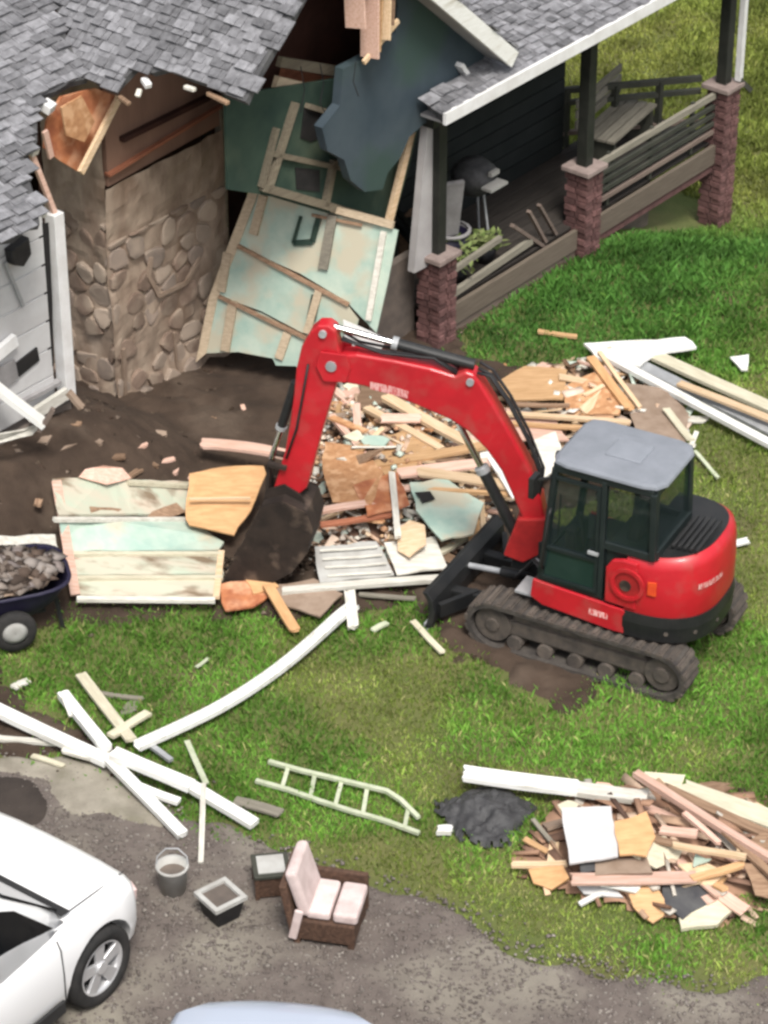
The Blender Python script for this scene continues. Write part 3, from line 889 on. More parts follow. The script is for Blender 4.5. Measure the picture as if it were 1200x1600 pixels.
# a few torn strips hanging on the chimney
for (pts, wd) in (([(236, 402), (232, 432), (248, 462), (290, 442), (312, 402)], 0.045), ([(193, 545), (196, 628)], 0.045), ([(318, 510), (312, 572)], 0.04), ([(272, 520), (276, 570), (284, 592)], 0.03)):
    q = [onv(x, y, bv - 0.075) for x, y in pts]
    mb = MB()
    for a, b2 in zip(q[:-1], q[1:]):
        mb.bar(a, b2, wd, 0.03, up=(0, 1, 0))
    build(mb, 'torn_plaster_strip', 'plaster_flake', house)
# torn strand board under the left roof
tv = 1.5
mb = MB(); mb.prism([onv(*q, tv) for q in ((74, 190), (96, 152), (150, 138), (185, 152), (150, 208), (122, 268), (92, 250), (70, 232))], (0, 0.03, 0)); build(mb, 'torn_sheathing', 'strand_torn', house)
mb = MB(); mb.bar(onv(186, 152, tv - 0.05), onv(126, 270, tv - 0.12), 0.07, 0.04, up=(0, 1, 0)); build(mb, 'torn_board', 'wood_pale', house)
mb = MB(); mb.prism([onv(*q, tv - 0.14) for q in ((96, 168), (128, 150), (148, 190), (132, 222), (104, 212))], (0, 0.02, 0.0)); build(mb, 'torn_sheathing', 'strand_board', house)
mb = MB(); mb.bar(onv(46, 232, tv - 0.4), onv(92, 350, tv - 0.4), 0.05, 0.04, up=(0, 1, 0)); build(mb, 'torn_board', 'wood_pink', house)
mb = MB(); mb.bar(onv(70, 205, tv - 0.2), onv(80, 246, tv - 0.2), 0.06, 0.03, up=(0, 1, 0)); build(mb, 'torn_board', 'wood_pink', house)

# white wall at the far left with its corner board
wv = 1.10
K = lambda px, py, dv=0.0: onv(px, py, wv + dv)
zb = K(100, 622)[2]
pu = K(95, 480)[0]
mb = MB(); mb.prism([K(-140, 690)] + [HV3(K(-140, 690)[0], wv, 3.3), HV3(pu - 0.16, wv, 3.15), HV3(pu - 0.16, wv, zb)], (0, 0.08, 0)); build(mb, 'white_wall', 'white_wall', house)
mb = MB(); mb.box((pu, wv, (zb + 2.98) / 2), (0.13, 0.13, 2.98 - zb)); build(mb, 'corner_board', 'white_trim', house, bevel=0.006)
mb = MB(); mb.prism([K(60, 350, -.012), K(76, 348, -.012), K(82, 470, -.012), K(84, 572, -.012), K(77, 572, -.012), K(70, 460, -.012)], (0, .008, 0)); build(mb, 'gap_shade_strip', 'dark_recess', house)  # dark strip laid on the wall to paint the shade of a gap
mb = MB(); mb.box((pu - 1.5, wv + 0.1, 0.35), (3.1, 0.2, 1.1)); build(mb, 'foundation', 'concrete_dark', house)
mb = MB(); mb.prism([K(6, 388, -0.02), K(34, 366, -0.02), K(38, 392, -0.02), K(26, 412, -0.02), K(10, 410, -0.02)], (0, -0.10, 0)); build(mb, 'vent_box', 'plastic_black', house, bevel=0.01)
mb = MB(); mb.prism([K(22, 568, -0.015), K(56, 542, -0.015), K(60, 562, -0.015), K(28, 588, -0.015)], (0, -0.02, 0)); build(mb, 'window_opening', 'dark_recess', house)
mb = MB(); mb.prism([K(-60, 605, -0.015), K(20, 560, -0.015), K(26, 590, -0.015), K(-50, 640, -0.015)], (0, -0.03, 0)); build(mb, 'window_sill', 'cloth_grey', house)
mb = MB(); mb.bar(K(-30, 575, -0.06), K(24, 530, -0.06), 0.12, 0.06, up=(0, 1, 0)); build(mb, 'window_trim', 'white_trim', house)
mb = MB(); mb.bar(K(32, 628, -0.03), K(92, 596, -0.03), 0.04, 0.08, up=(0, 1, 0)); build(mb, 'gap_shade_strip', 'cloth_grey', house)
mb = MB(); mb.bar(K(8, 410, -0.05), K(36, 478, -0.05), 0.03, 0.03, up=(0, 1, 0)); build(mb, 'downspout_bracket', 'metal_grey', house)
mb = MB(); mb.bar(K(46, 652, -0.08), K(104, 614, -0.08), 0.12, 0.05, up=(0, 1, 0)); build(mb, 'skirt_trim', 'white_dirty', house)
for k in range(7):
    zz = zb + 0.18 + k * 0.3
    mb = MB(); mb.box(((K(-140, 690)[0] + pu - 0.18) / 2, wv - 0.006, zz), (pu - 0.18 - K(-140, 690)[0], 0.016, 0.275)); build(mb, 'siding_board', 'white_wall', house)

# pale wall strip beside the porch post and dark crawl space below it
mb = MB(); mb.prism([HV3(-0.36, 0.02, 1.0), HV3(-0.03, 0.02, 0.98), HV3(-0.03, 0.02, 2.6), HV3(-0.16, 0.02, 2.6)], (0, 0.09, 0)); build(mb, 'wall_strip', 'grey_wall', house)
mb = MB(); mb.prism([HV3(-0.75, 0.3, -0.1), HV3(0.0, 0.3, -0.1), HV3(0.0, 0.3, 1.0), HV3(-0.5, 0.3, 1.0)], (0, 0.1, 0)); build(mb, 'foundation', 'concrete_dark', house)

# ---- porch
pil_u = (0.0, 2.66, 5.46)
brick_me = None
bl, bh, bd = 0.17, 0.062, 0.085
mb = MB(); mb.box((0, 0, 0), (bl, bd, bh))
bo = build(mb, 'brick', 'brick_red')
brick_me = bo.data
bpy.data.objects.remove(bo)
HALF = 0.14
for u0, zbot in zip(pil_u, (-0.1, -0.1, -0.95)):
    mb = MB(); mb.box((u0, 0, (zbot + 1.06) / 2), (2 * HALF - 0.05, 2 * HALF - 0.05, 1.06 - zbot)); core = build(mb, 'brick_pillar', 'mortar', house)
    z = max(zbot, -0.78) + bh / 2
    row = 0
    while z + bh / 2 < 1.06:
        for side in range(4):
            ang = side * math.pi / 2
            for k in (-1, 1):
                off = k * (bl / 2 + 0.006) * 0.84 + (0.014 if row % 2 else -0.014)
                lx, ly = off, -(HALF - bd / 2 + random.uniform(0.0, 0.006))
                if side in (1, 3):
                    pass
                px, py = lx * math.cos(ang) - ly * math.sin(ang), lx * math.sin(ang) + ly * math.cos(ang)
                if side in (0, 3) or (side == 2 and row % 3 == 0) or side == 1:
                    link('brick', brick_me, core, (u0 + px, py, z + random.uniform(-.002, .002)), (0, 0, ang + random.gauss(0, .01)), (0.78, 1, 1))
        z += bh + 0.014
        row += 1
    mb = MB(); mb.box((u0, 0, 1.09), (0.38, 0.38, 0.06)); build(mb, 'pillar_cap', 'cap_stone', house, bevel=0.01)
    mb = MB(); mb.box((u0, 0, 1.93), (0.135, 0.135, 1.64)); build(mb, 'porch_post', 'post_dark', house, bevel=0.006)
DZ = 0.38
PD = 1.3
for k in range(int(PD / 0.14)):
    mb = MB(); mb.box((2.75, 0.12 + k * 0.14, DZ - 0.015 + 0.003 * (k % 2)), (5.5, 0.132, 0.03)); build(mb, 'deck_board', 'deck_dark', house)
mb = MB(); mb.box((1.33, -0.02, DZ - 0.13), (2.36, 0.05, 0.24)); build(mb, 'deck_fascia', 'deck_tan', house)
mb = MB(); mb.box((4.06, -0.02, DZ - 0.13), (2.50, 0.05, 0.24)); build(mb, 'deck_fascia', 'deck_tan', house)
mb = MB(); mb.box((1.33, 0.0, DZ - 0.31), (2.36, 0.04, 0.10)); build(mb, 'deck_skirt', 'rail_brown', house)
mb = MB(); mb.box((4.06, 0.0, DZ - 0.31), (2.50, 0.04, 0.10)); build(mb, 'deck_skirt', 'brick_red', house)
mb = MB(); mb.box((2.2, 0.22, -0.05), (4.2, 0.06, 0.6)); build(mb, 'foundation', 'concrete_dark', house)
# near bay rails: low and partly broken
for (x1, y1, x2, y2, th) in ((706, 424, 782, 372, 0.06), (706, 460, 830, 376, 0.08), (800, 352, 860, 392, 0.04), (826, 330, 852, 378, 0.035), (842, 320, 868, 366, 0.035)):
    a, b2 = onv(x1, y1, 0.06), onv(x2, y2, 0.06)
    mb = MB(); mb.bar(a, b2, 0.05, th); build(mb, 'porch_rail', 'wood_grey' if th > 0.05 else 'rail_brown', house)
# far bay rails
for zz, th, mm in ((1.0, 0.07, 'wood_grey'), (0.86, 0.05, 'rail_dark'), (0.75, 0.05, 'rail_dark'), (0.64, 0.05, 'rail_dark'), (0.53, 0.05, 'rail_brown')):
    mb = MB(); mb.box((4.06, 0.02, zz), (2.50, 0.05, th)); build(mb, 'porch_rail', mm, house)
for k in range(3):
    mb = MB(); mb.box((3.2 + k * 0.85, 0.05, 0.72), (0.05, 0.04, 0.66)); build(mb, 'rail_post', 'rail_dark', house)
# side rails from the far pillar towards the back
sa, sb = HL(G(1096, 122, 1.1)), HV3(4.12, 1.36, 1.1)
for dz, th in ((0.0, 0.07), (-0.16, 0.06), (-0.55, 0.05)):
    mb = MB(); mb.bar(sa + HV3(0, 0, dz), sb + HV3(0, 0, dz), 0.06, th); build(mb, 'side_rail', 'rail_dark' if dz > -0.5 else 'rail_brown', house)
for t in (0.3, 0.62, 0.97):
    q = sa * (1 - t) + sb * t
    mb = MB(); mb.box((q[0], q[1], 0.74), (0.07, 0.07, 0.74)); build(mb, 'rail_post', 'rail_dark', house)
# back wall of the porch with a dark doorway
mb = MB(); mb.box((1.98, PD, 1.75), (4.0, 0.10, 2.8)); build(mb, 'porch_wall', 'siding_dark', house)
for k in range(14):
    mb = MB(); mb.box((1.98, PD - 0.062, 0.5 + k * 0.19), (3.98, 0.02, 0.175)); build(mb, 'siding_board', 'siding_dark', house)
# porch roof
pe = (-0.34, -0.34, 2.93)
SLP = 0.30
P0 = HV3(-0.38, -0.36, 2.93)
nP = np.array([0, -SLP, 1.0])
por = [P0, HV3(6.2, -0.36, 2.93), HV3(6.2, 2.8, 2.93 + SLP * 3.16), HV3(0.96, 2.8, 2.93 + SLP * 3.16), HV3(0.96, 0.1, 2.93 + SLP * 0.46), HV3(0.4, -0.05, 2.93 + SLP * 0.31), HV3(-0.3, -0.1, 2.93 + SLP * 0.26)]
shingled_roof('porch_roof', por, nP, (1, 0, 0), (0, 1, SLP), thick=0.09)
mb = MB(); mb.box((2.9, -0.385, 2.90), (6.6, 0.04, 0.13)); build(mb, 'porch_fascia', 'white_trim', house)
mb = MB(); mb.box((2.9, 1.0, 2.80), (6.4, 2.6, 0.03)); build(mb, 'porch_ceiling', 'grey_wall', house)
mb = MB(); mb.box((2.9, -0.02, 2.70), (6.2, 0.14, 0.15)); build(mb, 'porch_beam', 'post_dark', house)
mb = MB(); mb.bar((5.58, -0.13, 1.14), (5.58, -0.13, 2.8), 0.07, 0.07, up=(1, 0, 0)); build(mb, 'downspout', 'white_trim', house)
mb = MB(); mb.bar((5.58, -0.13, 1.16), (5.74, -0.20, 0.98), 0.07, 0.06); build(mb, 'downspout_elbow', 'rail_dark', house)

HM = Matrix.Translation(HO) @ Matrix.Rotation(HA, 4, 'Z')


def hthing(name, label, cat, u, v, z, rz=0.0, group=None):
    p = HW(u, v, z)
    return thing(name, label, cat, p, HA + rz, group)


DT = DZ + 0.005
# things standing on the porch
q = onv(712, 330, 0.75)
ch = hthing('porch_chair', 'dark porch chair with a sloping grey back pad in the near porch bay', 'chair', 0.80, 0.78, DT, R(150))
mb = MB(); mb.prism([(-0.28, 0.20, 0.42), (0.28, 0.20, 0.42), (0.28, 0.36, 1.15), (-0.28, 0.36, 1.15)], (0, 0.07, 0.0)); build(mb, 'back_pad', 'cloth_grey', ch, bevel=0.02)
mb = MB(); mb.box((0, -0.02, 0.42), (0.56, 0.5, 0.09)); build(mb, 'seat', 'siding_dark', ch, bevel=0.02)
for sx in (-1, 1):
    for sy in (-1, 1):
        mb = MB(); mb.bar((sx * 0.26, sy * 0.22, 0), (sx * 0.26, sy * 0.22, 0.40), 0.04, 0.04, up=(1, 0, 0)); build(mb, 'leg', 'post_dark', ch)
    mb = MB(); mb.box((sx * 0.28, 0, 0.62), (0.05, 0.5, 0.04)); build(mb, 'armrest', 'post_dark', ch)
br = hthing('kettle_grill', 'black kettle grill with a pale side shelf standing on the dark porch', 'grill', 1.55, 0.70, DT)
mb = MB(); mb.lathe([(0.01, 0.58), (0.16, 0.62), (0.25, 0.74), (0.26, 0.80), (0.25, 0.88), (0.15, 0.98), (0.01, 1.01)], (0, 0, 0), 'z', 18); build(mb, 'bowl', 'tarp_black', br, smooth=True)
mb = MB(); mb.box((-0.05, -0.32, 0.80), (0.30, 0.14, 0.03)); build(mb, 'side_shelf', 'plastic_grey', br)
mb = MB(); mb.box((0.0, -0.27, 0.92), (0.14, 0.05, 0.05)); build(mb, 'lid_plate', 'plastic_grey', br)
for k in range(3):
    t = k * 2.094 + 0.4
    mb = MB(); mb.cyl((math.cos(t) * 0.27, math.sin(t) * 0.27, 0), (math.cos(t) * 0.15, math.sin(t) * 0.15, 0.64), 0.014, n=6); build(mb, 'leg', 'metal_grey', br)
bk = hthing('toy_bin', 'mauve plastic bin with a pale rim among porch clutter', 'bin', 0.95, 0.55, DT)
mb = MB(); mb.lathe([(0.02, 0.02), (0.15, 0.02), (0.20, 0.40), (0.17, 0.40), (0.14, 0.08)], (0, 0, 0), 'z', 16); build(mb, 'bin_body', 'plastic_navy', bk, smooth=True)
mb = MB(); mb.lathe([(0.19, 0.40), (0.225, 0.41), (0.225, 0.44), (0.19, 0.44)], (0, 0, 0), 'z', 16); build(mb, 'rim', 'cloth_grey', bk, smooth=True)
mat('leaf_green', (0.10, 0.15, 0.04), (0.22, 0.25, 0.10), 8, 0.6, 0.1, isle=True, var=0.4)
for (u, v, lab, hh) in ((0.72, 0.28, 'leafy plant in a dark pot beside the nearest brick pillar', 0.42), (1.25, 0.30, 'small yellow green plant in a pot on the porch edge, right of the larger plant', 0.30)):
    pt = hthing('potted_plant', lab, 'plant', u, v, DT, 0, 'potted plants on the porch')
    mb = MB(); mb.lathe([(0.01, 0.0), (0.09, 0.0), (0.13, 0.20), (0.11, 0.20), (0.10, 0.17), (0.01, 0.17)], (0, 0, 0), 'z', 12); build(mb, 'pot', 'plastic_black', pt, smooth=True)
    mb = MB()
    for k in range(90):
        a, e, r = random.uniform(0, 6.28), random.uniform(0.1, 1.2), random.uniform(0.06, hh * 0.8)
        c = np.array([math.cos(a) * math.cos(e) * r, math.sin(a) * math.cos(e) * r, 0.18 + math.sin(e) * r])
        t = np.array([random.gauss(0, 1), random.gauss(0, 1), random.gauss(0, .5)]); t /= np.linalg.norm(t)
        s = np.cross(t, [0, 0, 1]); s /= max(1e-6, np.linalg.norm(s))
        L_ = random.uniform(0.04, 0.08)
        mb.add([c - t * L_, c + s * L_ * .4, c + t * L_, c - s * L_ * .4], [(0, 1, 2, 3)])
    build(mb, 'foliage', 'leaf_green', pt)
bx = hthing('cardboard_box', 'open brown box against the back of the dark porch', 'box', 1.0, 1.0, DT, 0.3)
mb = MB(); mb.box((0, 0, 0.2), (0.5, 0.4, 0.4)); build(mb, 'box_body', 'wood_old', bx)
mb = MB(); mb.box((0, -0.25, 0.42), (0.46, 0.14, 0.012), Matrix.Rotation(R(25), 3, 'X')); build(mb, 'flap', 'wood_old', bx)
wb = hthing('porch_bench', 'pale slatted bench at the far end of the porch behind the rails', 'bench', 4.35, 0.72, DT, R(10))
for k in range(4):
    mb = MB(); mb.box((0, -0.18 + k * 0.12, 0.44), (1.2, 0.10, 0.03)); build(mb, 'seat_slat', 'wood_grey', wb)
for k in range(3):
    mb = MB(); mb.box((0, 0.26, 0.56 + k * 0.13), (1.2, 0.03, 0.09)); build(mb, 'back_slat', 'wood_grey', wb)
for sx in (-1, 1):
    mb = MB(); mb.box((sx * 0.52, 0, 0.21), (0.06, 0.42, 0.42)); build(mb, 'leg', 'rail_dark', wb)

# ------------------------------------------------------------------ collapsed wall section leaning out of the house
Pa, Pb = T(310, 566, 0.16), T(588, 628, 0.14)
Pc = hit(405, 296, HW(0, 1.12, 0), HV)
WN = np.cross(Pb - Pa, Pc - Pa); WN /= np.linalg.norm(WN)
if WN @ (CAM - Pa) < 0: WN = -WN
wall = thing('wall_section', 'leaning wall panel of mint green sheathing and bare studs propped against the house', 'wall panel', Pa)


def onw(px, py, d=0.0):
    return hit(px, py, Pa + WN * d, WN) - Pa


def wpoly(pts, d, t, name, m):
    mb = MB(); mb.prism([onw(x, y, d) for x, y in pts], -WN * t); return build(mb, name, m, wall)


def wbar(x1, y1, x2, y2, d, wd, m, name='stud', t=0.05):
    a, b2 = onw(x1, y1, d), onw(x2, y2, d)
    mb = MB(); mb.bar(a, b2, wd, t, up=WN); return build(mb, name, m, wall)


wpoly([(404, 300), (430, 306), (500, 330), (622, 360), (606, 440), (588, 520), (540, 470), (470, 428), (372, 384)], 0, 0.02, 'sheathing_board', 'sheathing_mint')
wpoly([(370, 388), (470, 433), (540, 474), (560, 500), (545, 560), (480, 524), (408, 486), (341, 462)], 0.006, 0.02, 'sheathing_board', 'sheathing_mint')
wpoly([(340, 466), (408, 490), (480, 528), (540, 562), (520, 600), (474, 582), (462, 572), (431, 571), (426, 560), (372, 550), (322, 552)], 0.010, 0.02, 'sheathing_board', 'sheathing_mint')
wpoly([(322, 552), (340, 466), (372, 384), (404, 300), (390, 296), (356, 384), (326, 466), (306, 566)], 0.02, 0.04, 'edge_stud', 'frame_stud')
for a in ((372, 384, 545, 476, 0.022, 0.035, 'wood_old'), (342, 463, 545, 560, 0.026, 0.035, 'wood_old'), (424, 300, 615, 352, 0.03, 0.07, 'frame_stud'), (412, 305, 396, 366, 0.02, 0.09, 'frame_stud'),
          (520, 336, 505, 420, 0.018, 0.10, 'wood_grey'), (500, 450, 480, 520, 0.02, 0.08, 'frame_stud'), (356, 395, 346, 455, 0.018, 0.09, 'frame_stud'), (365, 470, 352, 548, 0.018, 0.10, 'frame_stud'),
          (450, 520, 436, 560, 0.02, 0.09, 'frame_stud'), (600, 362, 576, 500, 0.02, 0.06, 'white_dirty')):
    wbar(*a)
for a in ((498, 340, 488, 378, 0.024, 0.06, 'sheathing_green_shaded'), (488, 378, 458, 380, 0.024, 0.06, 'sheathing_green_shaded'), (458, 380, 470, 338, 0.024, 0.035, 'sheathing_green_shaded'), (494, 462, 486, 500, 0.024, 0.10, 'sheathing_green_shaded'), (487, 336, 566, 352, 0.036, 0.03, 'wood_old')):
    wbar(*a, name='opening_edge', t=0.012)
wpoly([(536, 500), (560, 510), (604, 530), (592, 552), (540, 548)], 0.10, 0.02, 'trim_scrap', 'white_trim')

# ------------------------------------------------------------------ excavator
EH = R(152)
E1 = np.array([2.06, -2.08, 0.0])
E1[2] = float(gz(E1[0], E1[1])) + 0.0
ex = thing('excavator', 'red compact tracked excavator with black cab tearing at the house', 'excavator', E1, EH)
# undercarriage
for sy in (-1, 1):
    yc, tw = sy * 0.575, 0.31
    xf, xr, rf, rr_, zc = 0.86, -0.80, 0.245, 0.235, 0.265
    prof = []
    for k in range(13):
        t = R(-90 + 180 * k / 12); prof.append((xf + rf * math.cos(t), zc + rf * math.sin(t)))
    for k in range(13):
        t = R(90 + 180 * k / 12); prof.append((xr + rr_ * math.cos(t), zc + rr_ * math.sin(t)))
    mb = MB()
    inner = [(x + (0.045 if x < -0.8 else -0.045 if x > 0.86 else 0), zc + (z - zc) * 0.84) for x, z in prof]
    rings = []
    for pr, yy in ((prof, -tw / 2), (prof, tw / 2), (inner, tw / 2), (inner, -tw / 2)):
        rings.append([(x, yc + yy, z) for x, z in pr])
    n = len(prof)
    vs = [p for r in rings for p in r]
    fs = []
    for a, b2 in ((0, 1), (1, 2), (2, 3), (3, 0)):
        for k in range(n):
            fs.append((a * n + k, a * n + (k + 1) % n, b2 * n + (k + 1) % n, b2 * n + k))
    mb.add(vs, fs)
    tr = build(mb, 'track', 'rubber', ex)
    # shoes
    pts = [np.array(p) for p in prof] + [np.array(prof[0])]
    seg = [np.linalg.norm(pts[i + 1] - pts[i]) for i in range(n)]
    tot = sum(seg)
    if sy == -1:
        smb = MB(); smb.box((0, 0, 0), (0.065, tw + 0.006, 0.026)); smb.box((0, 0, 0.016), (0.028, tw - 0.02, 0.02))
        so_ = build(smb, 'track_shoe', 'track_mud'); shoe_me = so_.data; bpy.data.objects.remove(so_)
    ns = 46
    for k in range(ns):
        s = tot * k / ns; i = 0
        while s > seg[i]: s -= seg[i]; i += 1
        d = (pts[i + 1] - pts[i]) / seg[i]; q = pts[i] + d * s
        link('track_shoe', shoe_me, tr, (q[0], yc, q[1]), (0, -math.atan2(d[1], d[0]) + math.pi, 0))
    mb = MB(); mb.box((0.03, yc, zc), (1.5, tw * 0.55, 0.17)); build(mb, 'track_frame', 'track_mud', ex, bevel=0.03)
    mb = MB(); mb.box((0.03, yc, zc + 0.12), (1.3, tw * 0.4, 0.10)); build(mb, 'track_frame', 'track_mud', ex, bevel=0.02)
    for k in range(5):
        mb = MB(); mb.cyl((-0.56 + k * 0.30, yc - tw * 0.36, 0.125), (-0.56 + k * 0.30, yc + tw * 0.36, 0.125), 0.075, n=14); build(mb, 'track_roller', 'track_mud', ex, bevel=0.008)
    mb = MB(); mb.cyl((xr, yc - tw * 0.34, zc), (xr, yc + tw * 0.34, zc), 0.17, n=18); mb.cyl((xr, yc - tw * 0.40, zc), (xr, yc + tw * 0.40, zc), 0.08, n=12); build(mb, 'drive_sprocket', 'track_mud', ex, bevel=0.01)
    mb = MB(); mb.cyl((xf, yc - tw * 0.34, zc), (xf, yc + tw * 0.34, zc), 0.18, n=18); mb.cyl((xf, yc - tw * 0.40, zc), (xf, yc + tw * 0.40, zc), 0.07, n=12); build(mb, 'front_idler', 'track_mud', ex, bevel=0.01)
mb = MB(); mb.box((0, 0, 0.30), (0.9, 0.95, 0.20)); build(mb, 'undercarriage_frame', 'black_paint', ex, bevel=0.03)
mb = MB(); mb.cyl((0, 0, 0.40), (0, 0, 0.52), 0.40, n=28); build(mb, 'swing_ring', 'metal_grey', ex)
# dozer blade
mb = MB()
bp = [(1.46, 0.06), (1.53, 0.03), (1.49, 0.14), (1.48, 0.25), (1.50, 0.36), (1.55, 0.43), (1.50, 0.44), (1.44, 0.36), (1.42, 0.24), (1.43, 0.12)]
mb.prism([(x, -0.74, z) for x, z in bp], (0, 1.48, 0)); build(mb, 'dozer_blade', 'black_paint', ex, bevel=0.008)
mb = MB(); mb.box((1.505, 0, 0.045), (0.05, 1.47, 0.09)); build(mb, 'cutting_edge', 'metal_grey', ex)
for sy in (-1, 1):
    mb = MB(); mb.bar((0.45, sy * 0.28, 0.28), (1.46, sy * 0.34, 0.22), 0.10, 0.12); build(mb, 'blade_arm', 'black_paint', ex, bevel=0.015)
    mb = MB(); mb.bar((1.40, sy * 0.68, 0.24), (1.20, sy * 0.3, 0.24), 0.05, 0.14); build(mb, 'blade_gusset', 'black_paint', ex)
mb = MB(); mb.cyl((0.55, 0.0, 0.42), (1.10, 0.0, 0.36), 0.05, n=12); build(mb, 'blade_cylinder', 'black_paint', ex)
mb = MB(); mb.cyl((1.10, 0.0, 0.36), (1.44, 0.0, 0.32), 0.028, n=12); build(mb, 'cylinder_rod', 'metal_grey', ex)


def plan(scale, n=40, cx=-0.38, ax=0.71, ay=0.63, pw=2.7, xfront=0.5):
    """rear rounded plan outline, from the front left corner round the rear to the front right corner"""
    pts = []
    for k in range(n + 1):
        t = math.pi / 2 + math.pi * k / n
        c, s = math.cos(t), math.sin(t)
        pts.append((cx + scale * ax * math.copysign(abs(c) ** (2 / pw), c), scale * ay * math.copysign(abs(s) ** (2 / pw), s)))
    return pts


# lower deck
pl_ = plan(0.97)
mb = MB(); mb.prism([(0.50, 0.58, 0.53)] + [(x, y, 0.53) for x, y in pl_] + [(0.50, -0.58, 0.53)], (0, 0, 0.10)); build(mb, 'swing_deck', 'black_paint', ex)
# red skirts on both sides
for sy in (1, -1):
    mb = MB()
    mb.prism([(0.52, sy * 0.60, 0.66), (0.50, sy * 0.60, 0.85), (0.30, sy * 0.60, 0.835), (-0.40, sy * 0.60, 0.80), (-0.40, sy * 0.60, 0.55), (-0.30, sy * 0.60, 0.545), (0.40, sy * 0.60, 0.60)], (0, sy * 0.035, 0))
    build(mb, 'side_skirt', 'red_paint', ex, bevel=0.012)
mb = MB(); mb.prism([(0.50, 0.60, 0.84), (0.50, -0.6, 0.84), (-0.3, -0.6, 0.82), (-0.3, 0.60, 0.82)], (0, 0, -0.04)); build(mb, 'cab_floor', 'black_paint', ex)
# black rear bumper band
rings = []
for sc, z in ((0.93, 0.50), (1.00, 0.54), (1.015, 0.70), (1.0, 0.80)):
    rings.append([(x, y, z) for x, y in plan(sc)])
mb = MB(); mb.loft(rings, close=False, caps=False)
mb.add(rings[0], [tuple(range(len(rings[0])))]); mb.add(rings[-1], [tuple(range(len(rings[-1])))])
build(mb, 'rear_bumper', 'black_paint', ex, smooth=False, bevel=0.01)
# red engine hood
rings = []
for sc, z0, z1 in ((0.985, 0.80, 0.80), (1.0, 0.86, 0.84), (1.0, 1.05, 1.08), (0.985, 1.24, 1.31), (0.95, 1.31, 1.40), (0.88, 1.335, 1.43)):
    ring = []
    P_ = plan(sc)
    for x, y in P_:
        t = min(1, max(0, (-0.2 - x) / 0.9))
        ring.append((x, y, z0 * (1 - t) + z1 * t))
    rings.append(ring)
mb = MB(); mb.loft(rings, close=False, caps=False)
build(mb, 'engine_hood', 'red_paint', ex, smooth=True)
# hood side panel in front of the rear wheel house (left) and its round air outlet
mb = MB(); mb.prism([(-0.20, 0.60, 0.84), (-0.20, 0.60, 1.20), (-0.26, 0.60, 1.30), (-0.36, 0.60, 1.33), (-0.5, 0.60, 1.33), (-0.5, 0.60, 0.83)], (0, 0.045, 0)); build(mb, 'hood_side_panel', 'red_paint', ex, bevel=0.02)
mb = MB(); mb.cyl((-0.42, 0.640, 1.10), (-0.42, 0.655, 1.10), 0.135, n=28); build(mb, 'air_outlet', 'red_dull', ex)
mb = MB()
for k in range(24):
    t0, t1 = 2 * math.pi * k / 24, 2 * math.pi * (k + 1) / 24
    for (ra, rb) in ((0.125, 0.16),):
        a = [(-0.42 + r * math.cos(t), 0.648, 1.10 + r * math.sin(t)) for r in (ra, rb) for t in (t0, t1)]
        mb.add([a[0], a[1], a[3], a[2]] + [(p[0], 0.672, p[2]) for p in (a[0], a[1], a[3], a[2])], [(0, 1, 2, 3), (4, 5, 6, 7), (0, 1, 5, 4), (1, 2, 6, 5), (2, 3, 7, 6), (3, 0, 4, 7)])
build(mb, 'air_outlet_ring', 'red_paint', ex)
mb = MB(); mb.cyl((-0.40, 0.655, 1.08), (-0.40, 0.664, 1.08), 0.055, n=16); build(mb, 'fuel_cap', 'bucket_steel', ex)
mb = MB()
mb.prism([(-0.60, 0.628, 1.03), (-0.60, 0.628, 1.17), (-0.68, 0.618, 1.18), (-0.68, 0.618, 1.03)], (0, 0.012, 0)); build(mb, 'side_reflector', 'orange_lens', ex, bevel=0.006)
# pale worn lettering on the rear of the hood
cnt = 0
P_ = plan(1.012, 80)
mb = MB()
for k in range(24, 37):
    (xa, ya), (xb, yb) = P_[k], P_[k + 1]
    fa = 0.30
    xm, ym = xa + (xb - xa) * 0.78, ya + (yb - ya) * 0.78
    nx_, ny_ = (yb - ya), -(xb - xa)
    ln = math.hypot(nx_, ny_); nx_, ny_ = nx_ / ln, ny_ / ln
    if nx_ * (xa + 0.38) + ny_ * ya < 0: nx_, ny_ = -nx_, -ny_
    mb.add([(xa + nx_ * .002, ya + ny_ * .002, 1.09), (xm + nx_ * .002, ym + ny_ * .002, 1.09), (xm + nx_ * .002, ym + ny_ * .002, 1.15), (xa + nx_ * .002, ya + ny_ * .002, 1.15)], [(0, 1, 2, 3)])
mat('decal_pink', (0.75, 0.42, 0.40), (0.50, 0.03, 0.03), 26, 0.5, 0, stretch=(2.2, 2.2, .6), contrast=(.44, .60))
build(mb, 'hood_lettering', 'decal_pink', ex)
# dark engine cover top behind the cab
top = plan(0.885)
mb = MB(); mb.prism([(x, y, 1.345 + 0.09 * min(1, max(0, (-0.2 - x) / 0.9))) for x, y in top], (0, 0, -0.03)); build(mb, 'engine_cover', 'black_paint', ex)
for k in range(5):
    mb = MB(); mb.box((-0.72 - k * 0.055, 0.12, 1.44 + k * 0.004), (0.025, 0.55, 0.02)); build(mb, 'cover_louvre', 'car_trim', ex)

# cab
ZF, ZR = 0.84, 2.05
yl, yr = 0.585, -0.17
A_lo, A_hi = (0.44, ZF), (0.33, ZR)
B_x = -0.14
C_lo, C_hi = (-0.62, 1.38), (-0.60, ZR)


def cbar(p, q, wd=0.06, t=0.06, name='cab_pillar', up=(1, 0, 0)):
    mb = MB(); mb.bar(p, q, wd, t, up=up); return build(mb, name, 'cab_black', ex, bevel=0.008)


